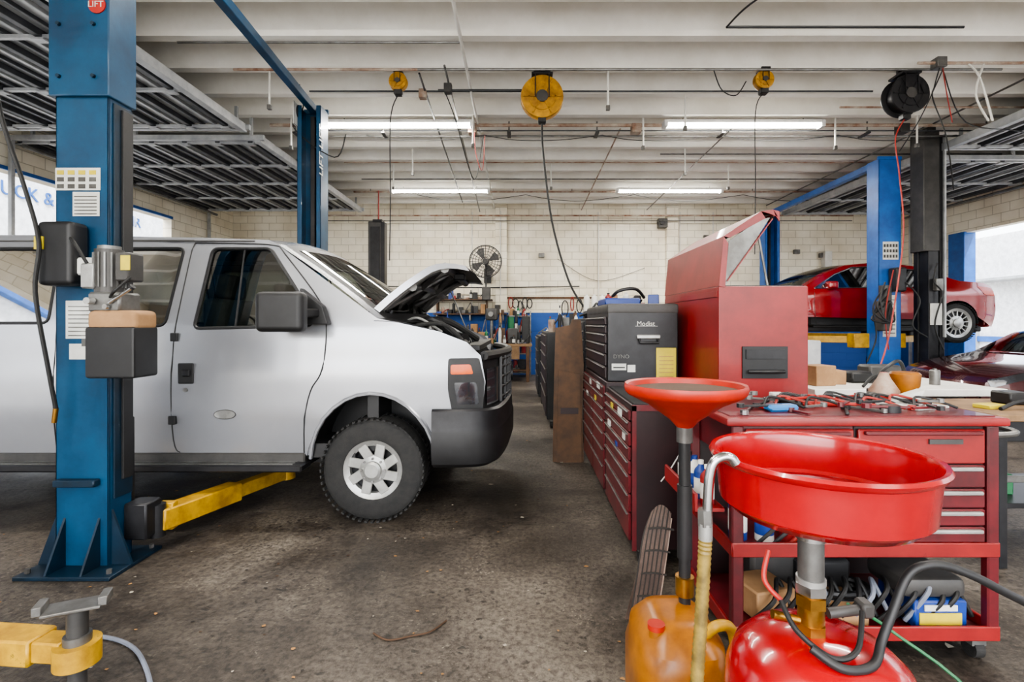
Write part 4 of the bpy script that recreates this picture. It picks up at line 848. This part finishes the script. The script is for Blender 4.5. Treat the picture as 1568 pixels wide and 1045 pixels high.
# ---------------------------------------------------------------- oil drains (foreground)
b=B('oil_drain_bowl_stand'); ox,oy=.698,1.20
b.lathe([(0,.972),(.05,.972),(.13,.978),(.195,.99),(.219,1.012),(.226,1.085),(.230,1.105),(.240,1.112),(.2435,1.12),(.239,1.127),(.229,1.125),(.222,1.11),(.215,1.03),(.195,1.012),(.13,1.003),(0,1.0)],(ox,oy,0),'drainred',72)
b.lathe([(0,1.022),(.208,1.022)],(ox,oy,0),'oil',48)
for k in range(10):
    a=random.uniform(0,6.3);r=random.uniform(.02,.15);x=ox+r*math.cos(a);y=oy+r*math.sin(a);b.box(x-.02,x+.02,y-.006,y+.006,1.018,1.026,random.choice(['labyel','tan','drainred']),0,R=rz(random.uniform(0,180)))
X=ox-.02
b.cyl((ox,oy,.965),(ox,oy,.976),.06,'drainred',seg=28); b.cyl((X,oy,.82),(X,oy,.97),.028,'grey',seg=24); b.cyl((X,oy,.925),(X,oy,.968),.033,'chrome',seg=24); b.cyl((X,oy-.04,.945),(X,oy-.03,.945),.008,'black',seg=8)
b.cyl((X,oy,.800),(X,oy,.822),.036,'chrome',seg=6); b.cyl((X,oy,.822),(X,oy,.835),.032,'alu',seg=24); b.cyl((X,oy,.72),(X,oy,.80),.029,'brass',seg=20); b.cyl((X,oy,.77),(X,oy,.795),.035,'brass',seg=6); b.cyl((X,oy,.70),(X,oy,.73),.034,'brass',seg=6)
b.lathe([(0,.71),(.05,.708),(.10,.698),(.15,.678),(.185,.645),(.203,.60),(.208,.55),(.208,.17),(.195,.12),(.14,.09),(0,.085)],(ox,oy,0),'drainred',64)
b.lathe([(.208,.4),(.213,.4),(.213,.42),(.208,.42)],(ox,oy,0),'drainred',64)
b.tube([(ox-.07,oy-.09,.725),(ox-.02,oy-.12,.70),(ox+.05,oy-.11,.70),(ox+.09,oy-.08,.735),(ox+.12,oy-.07,.79),(ox+.16,oy-.06,.865),(ox+.20,oy-.06,.89),(ox+.26,oy-.06,.885),(ox+.36,oy-.06,.84),(ox+.55,oy-.02,.72),(ox+.66,oy,.5),(ox+.68,oy,.06)],.0095,'black',12)
b.tube([(ox-.1,oy-.02,.79),(ox-.09,oy-.07,.75),(ox-.03,oy-.1,.71),(ox+.03,oy-.09,.72),(ox+.08,oy-.03,.77)],.006,'wire'); b.tube([(ox-.09,oy,.78),(ox-.12,oy+.02,.82),(ox-.10,oy+.04,.88)],.006,'labred')
b.tube([(ox+.08,oy+.02,.76),(ox+.15,oy+.1,.70),(ox+.25,oy+.12,.64),(ox+.4,oy,.5),(ox+.45,oy,.1)],.004,'green')
b.cyl((ox-.12,oy-.02,.76),(ox-.06,oy-.02,.745),.010,'brass'); b.cyl((ox+.02,oy,.75),(ox+.11,oy,.76),.012,'darkgrey'); b.box(ox+.09,ox+.12,oy-.02,oy+.02,.745,.78,'darkgrey',.006)
hx=ox-.30
b.tube([(hx+.062,1.1,1.128),(hx+.052,1.1,1.14),(hx+.034,1.1,1.142),(hx+.015,1.1,1.13),(hx+.006,1.1,1.10),(hx+.002,1.1,1.05),(hx,1.1,1.0),(hx-.003,1.1,.97)],.0105,'chrome',14)
b.cyl((hx-.003,1.1,.995),(hx-.004,1.1,1.03),.016,'grey',seg=6); b.cyl((hx-.003,1.1,.965),(hx-.003,1.1,1.0),.0145,'alu',seg=16)
P=catmull([(hx-.003,1.1,.97),(hx-.012,1.1,.8),(hx-.022,1.1,.6),(hx+.0,1.11,.4),(hx+.11,1.14,.2)],30)
b.tube(P,lambda t:.0138+.0009*math.cos(t*120*math.pi),'hoseyel',14,False)
b.box(ox-.22,ox+.22,oy-.03,oy+.03,.07,.10,'black',.004); b.box(ox-.03,ox+.03,oy-.22,oy+.22,.07,.10,'black',.004)
for dx,dy in ((-.2,0),(.2,0),(0,-.2),(0,.2)): b.cyl((ox+dx-.015,oy+dy,.035),(ox+dx+.015,oy+dy,.035),.035,'rubber')
b.done()
b=B('oil_funnel_drain'); fx0,fy0=.535,1.68
b.lathe([(.018,1.05),(.022,1.085),(.05,1.115),(.12,1.165),(.182,1.195),(.192,1.205),(.195,1.222),(.192,1.232),(.182,1.228),(.176,1.21),(.13,1.2),(0,1.195)],(fx0,fy0,0),'orangered',56)
b.lathe([(0,1.215),(.13,1.215),(.174,1.213)],(fx0,fy0,0),'brn',40)
b.cyl((fx0,fy0,1.04),(fx0,fy0,1.09),.026,'grey',seg=20); b.cyl((fx0,fy0,.5),(fx0,fy0,1.05),.019,'black',seg=18); b.cyl((fx0,fy0,.66),(fx0,fy0,.90),.024,'black',seg=18); b.cyl((fx0,fy0,.54),(fx0,fy0,.60),.03,'brass',seg=18)
def oct_(z,rx_,ry_,cx,cy): return [(cx+rx_*math.copysign(abs(math.cos(t))**.6,math.cos(t)),cy+ry_*math.copysign(abs(math.sin(t))**.6,math.sin(t)),z) for t in [i*2*math.pi/24+.13 for i in range(24)]]
rings=[[b.V(p) for p in oct_(z,a,c,.49,1.64)] for z,a,c in ((.07,.13,.16),(.09,.145,.175),(.38,.145,.175),(.41,.135,.165),(.45,.13,.16),(.50,.09,.11),(.515,.05,.06))]
for i in range(len(rings)-1):
    for t in range(24): b.F([rings[i][t],rings[i][(t+1)%24],rings[i+1][(t+1)%24],rings[i+1][t]],'amber')
b.F(rings[0][::-1],'amber'); b.F(rings[-1],'amber')
b.tube([(.55,1.55,.48),(.58,1.52,.53),(.63,1.54,.51),(.65,1.56,.42),(.63,1.56,.34)],.016,'yellow',10)
b.cyl((.41,1.56,.44),(.41,1.56,.50),.022,'amber'); b.cyl((.41,1.56,.50),(.41,1.56,.515),.026,'orangered')
b.tube([(.36,1.55,.05),(.30,1.5,.06),(.30,1.46,.25),(.33,1.46,.30),(.40,1.48,.32)],.009,'black'); b.box(.36,.64,1.5,1.8,.03,.07,'black',.01)
for x in (.38,.62):
    for y in (1.5,1.8): b.cyl((x-.01,y,.03),(x+.01,y,.03),.03,'rubber')
b.done()
b=B('radiator_grille'); 
for i in range(18):
    t=i/17; b.tube([(.50+.11*t,2.38-.02*t,.02),(.535+.11*t,2.39-.02*t,.22),(.575+.11*t,2.42-.02*t,.42+.02*math.sin(t*3)),(.625+.085*t,2.46-.02*t,.52+.04*math.sin(t*3))],.0045,'fin' if i%3 else 'dchip',6)
for z in (.06,.16,.26,.36,.46): b.tube([(.505+z*.2,2.36+z*.12,z),(.56+z*.2,2.345+z*.12,z+.01),(.62+z*.2,2.345+z*.12,z)],.005,'dchip',6)
b.prism([(.50,.0),(.61,.0),(.70,.50),(.63,.50)],2.47,2.48,'fin','xz'); b.tube([(.61,2.37,0),(.655,2.38,.25),(.71,2.44,.5)],.008,'rust'); b.done()
# ---------------------------------------------------------------- rear workshop
b=B('workbench'); 
b.box(-2.6,.25,12.4,13.3,.86,.92,'ply',.006)
for x in (-2.55,-1.2,.15): 
    for y in (12.45,13.2): b.box(x-.04,x+.04,y-.04,y+.04,0,.86,'wood',.004)
b.box(-2.5,.2,12.5,13.2,.25,.29,'wood',.004); b.box(-.5,-.05,12.42,12.46,.55,.86,'ply',.004); b.done()
b=B('workbench_clutter'); clutter(b,-2.5,.2,12.5,12.7,.92,24,.4); clutter(b,-2.5,.2,12.7,12.95,.92,22,.6); clutter(b,-2.5,.2,12.95,13.2,.92,20,.9); clutter(b,-2.4,.1,12.6,13,.29,16,.45)
b.cyl((-.75,12.8,.92),(-.75,12.8,1.5),.04,'grey'); b.box(-.9,-.6,12.65,12.95,1.5,1.8,'darkgrey',.05,seg=2); b.cyl((-.75,12.6,1.65),(-.75,12.4,1.65),.06,'grey')
b.box(-.35,-.1,12.6,12.9,.92,1.3,'darkgrey',.02); b.box(.0,.2,12.7,12.95,.92,1.6,'black',.02); b.done()
b=B('bench_grinder_stand'); b.box(-1.7,-1.4,11.2,11.5,0,.03,'blackmetal',.004); b.cyl((-1.55,11.35,.03),(-1.55,11.35,.95),.05,'darkgrey'); b.cyl((-1.75,11.35,1.1),(-1.35,11.35,1.1),.09,'darkgrey')
for x in (-1.82,-1.3): b.cyl((x-.03,11.35,1.1),(x+.03,11.35,1.1),.13,'grey',seg=24)
b.box(-1.65,-1.45,11.25,11.45,.95,1.02,'darkgrey',.01); b.done()
b=B('parts_shelf')
for z in (.1,.6,1.1,1.6): b.box(-.35,.25,13.5,13.95,z,z+.03,'grey',.003)
for x in (-.35,.22):
    for y in (13.5,13.92): b.box(x,x+.03,y,y+.03,0,1.75,'grey',.002)
for z in (.13,.63,1.13): clutter(b,-.3,.2,13.55,13.85,z,6,.4)
clutter(b,-.3,.2,13.6,13.85,1.63,6,.35); b.done()
b=B('workbench'); b.box(1.3,5.8,13.2,13.9,.86,.92,'ply',.006)
for x in (1.35,2.8,4.3,5.7):
    for y in (13.25,13.85): b.box(x-.04,x+.04,y-.04,y+.04,0,.86,'wood',.004)
b.done()
b=B('workbench_clutter'); clutter(b,1.4,5.7,13.3,13.6,.92,24,.5); clutter(b,1.4,5.7,13.6,13.8,.92,20,.7); b.done()
b=B('wall_shelf'); b.box(-2.4,-.4,13.85,14.2,1.66,1.69,'wood',.003); b.box(-2.4,-.8,13.85,14.2,2.05,2.08,'wood',.003)
for x in (-2.3,-1.4,-.5): b.box(x-.02,x+.02,13.87,14.2,1.5,1.66,'grey',.002); 
for x in (-2.3,-.95): b.box(x-.02,x+.02,13.9,14.2,1.69,2.05,'wood',.002)
clutter(b,-2.3,-.5,13.92,14.03,1.69,18,.34); clutter(b,-2.2,-1,13.95,14.03,2.08,11,.3); b.done()
b=B('hanging_belts_and_hoses')
for k in range(9):
    x=-.3+k*.13 if k<5 else 1.2+(k-5)*.2; z=2.15-.05*(k%3); h=random.uniform(.25,.5); w=random.uniform(.04,.09)
    b.tube([(x+w*math.sin(a),14.15,z-h/2+h/2*math.cos(a)) for a in [i*math.pi/8 for i in range(16)]],.014,random.choice(['black','wire','darkgrey','wirered']),6,False,closed=True)
b.box(-.4,2.0,14.16,14.2,2.1,2.16,'wood',.003); b.done()
b=B('wall_fan'); fx_,fy_,fz_=-.94,13.3,3.03
for r in (.1,.18,.26,.33,.39,.42): b.tube([(fx_+r*math.cos(t),fy_-.10*(1-(r/.42)**2),fz_+r*math.sin(t)) for t in [i*2*math.pi/28 for i in range(28)]],.007 if r<.4 else .014,'blackmetal',6,False,closed=True)
for k in range(24):
    a=k*math.pi/12
    for sgn,off in ((-1,0),(1,.06)): b.tube([(fx_+r*math.cos(a),fy_+off+sgn*.10*(1-(r/.42)**2),fz_+r*math.sin(a)) for r in (.03,.2,.33,.42)],.005,'blackmetal',5,False)
for k in range(4):
    a=k*math.pi/2+.4
    b.prism([(fx_+.05*math.cos(a),fz_+.05*math.sin(a)),(fx_+.36*math.cos(a-.28),fz_+.36*math.sin(a-.28)),(fx_+.38*math.cos(a+.05),fz_+.38*math.sin(a+.05)),(fx_+.34*math.cos(a+.42),fz_+.34*math.sin(a+.42))],fy_+.02,fy_+.03,'darkgrey','xz')
b.cyl((fx_,fy_-.1,fz_),(fx_,fy_+.25,fz_),.07,'darkgrey'); b.bar((fx_,fy_+.2,fz_),(fx_,14.2,fz_-.3),.05,.05,'blackmetal'); b.bar((fx_,fy_+.2,fz_),(fx_,fy_+.2,fz_-.7),.04,.04,'blackmetal'); b.box(fx_-.1,fx_+.12,fy_+.1,fy_+.3,fz_-1.0,fz_-.65,'darkgrey',.02); b.box(fx_-.1,fx_+.1,14.15,14.2,fz_-.5,fz_-.1,'blackmetal',0); b.done()
# right side benches
b=B('workbench'); b.box(2.35,3.9,4.1,5.0,.84,.9,'white',.006)
for x in (2.4,3.85):
    for y in (4.15,4.95): b.box(x-.03,x+.03,y-.03,y+.03,0,.84,'grey',.003)
b.box(2.45,3.8,4.9,4.93,.3,.84,'galv',0); b.done()
b=B('workbench_clutter'); b.box(2.45,2.64,4.3,4.5,.9,1.07,'card',.006,R=rz(10)); b.box(2.67,2.80,4.4,4.6,.9,1.02,'card',.006,R=rz(-6)); b.box(2.5,2.74,4.68,4.9,.9,1.27,'galv',.01)
b.box(2.9,3.1,4.5,4.7,.9,1.0,'black',.02); b.tube([(3.0,4.4,.92),(3.1,4.35,1.05),(3.25,4.4,1.1),(3.35,4.45,.92)],.015,'black'); b.box(3.2,3.5,4.7,4.9,.9,1.04,'darkgrey',.02)
can(b,3.55,4.4,.9,.14,.04,'grey'); b.tube([(2.8,4.2,.91),(2.95,4.25,1.0),(3.1,4.2,.95),(3.2,4.3,.91)],.012,'wire'); b.done()
b=B('workbench'); b.box(2.75,4.3,2.95,3.6,.86,.9,'ply',.005)
for x in (2.8,4.25):
    for y in (3.0,3.55): b.box(x-.025,x+.025,y-.025,y+.025,0,.86,'blackmetal',.003)
b.box(2.78,4.28,2.98,3.58,.35,.38,'blackmetal',.003); b.box(2.8,4.2,2.98,3.0,.74,.86,'blackmetal',.003); b.box(2.8,4.2,2.98,3.0,.5,.54,'grey',.003); b.done()
b=B('workbench_clutter'); b.box(2.85,3.0,3.15,3.25,.9,.925,'labyel',.004,R=rz(15)); b.tube([(2.9,3.1,.91),(3.1,3.15,.95),(3.3,3.1,.92)],.012,'black'); b.box(3.15,3.3,3.3,3.45,.9,.98,'black',.01); clutter(b,2.85,4.1,3.1,3.4,.38,6,.2); b.done()
b=B('waste_bin'); b.lathe([(0,0),(.2,0),(.24,.6),(.25,.62),(.23,.62),(.19,.05),(0,.05)],(2.35,3.45,0),'darkgrey',24); b.done()
# floor debris
b=B('floor_debris')
for i in range(520):
    x=random.uniform(-3.6,.45) if random.random()<.85 else random.uniform(.3,3.5); y=1.2+7*random.random()**1.5; s=random.uniform(.004,.012)*(1.0 if random.random()<.94 else 2.2)
    m=random.choice(['tan','pale','brn','dchip','tan']) if s>.006 else random.choice(['pale','dchip']); a=random.uniform(0,3.14);n=random.choice([4,5,6])
    P=[Vector((x+s*math.cos(a+6.28*k/n)*random.uniform(.6,1.3),y+s*.8*math.sin(a+6.28*k/n)*random.uniform(.6,1.3),.003+random.uniform(0,.004))) for k in range(n)]
    b.F([b.V(p) for p in P],m)
b.tube([(-.68,2.35,.006),(-.6,2.3,.006),(-.5,2.33,.006),(-.42,2.36,.008),(-.36,2.45,.006)],.004,'brn'); b.done()
# ---------------------------------------------------------------- light
w=bpy.data.worlds.new('world'); SC.world=w; w.use_nodes=True; N=w.node_tree.nodes; L=w.node_tree.links
sky=N.new('ShaderNodeTexSky'); sky.sky_type='NISHITA'; sky.sun_disc=False; sky.sun_elevation=math.radians(48); sky.sun_rotation=math.radians(200); sky.air_density=1; sky.dust_density=2.5
hs=N.new('ShaderNodeHueSaturation'); hs.inputs['Saturation'].default_value=.35; L.new(sky.outputs[0],hs.inputs['Color'])
L.new(hs.outputs[0],N['Background'].inputs[0]); N['Background'].inputs[1].default_value=.95
sd=bpy.data.lights.new('sun','SUN'); sd.energy=8; sd.angle=math.radians(1); so=bpy.data.objects.new('sun',sd); so.rotation_euler=(math.radians(30),math.radians(22),0); SC.collection.objects.link(so)
def portal(x,y,z,sx,sz,rot):
    l=bpy.data.lights.new('portal','AREA'); l.shape='RECTANGLE'; l.size=sx; l.size_y=sz; l.cycles.is_portal=True
    o=bpy.data.objects.new('daylight_portal',l); o.location=(x,y,z); o.rotation_euler=rot; SC.collection.objects.link(o)
H=math.pi/2
for a,c in ((-3.2,.6),(1.4,7.0),(7.6,11.7)): portal(XL-.21,(a+c)/2,1.9,3.8,c-a,(0,-H,0))
for a,c in ((-3.2,.6),(1.6,4.9),(5.4,11.9)): portal(XR+.21,(a+c)/2,1.76,3.53,c-a,(0,H,0))
portal(1.25,YF-.21,1.95,12.5,3.9,(H,0,0))
SC.view_settings.view_transform='AgX'; SC.view_settings.look='AgX - Medium High Contrast'; SC.view_settings.exposure=0.5
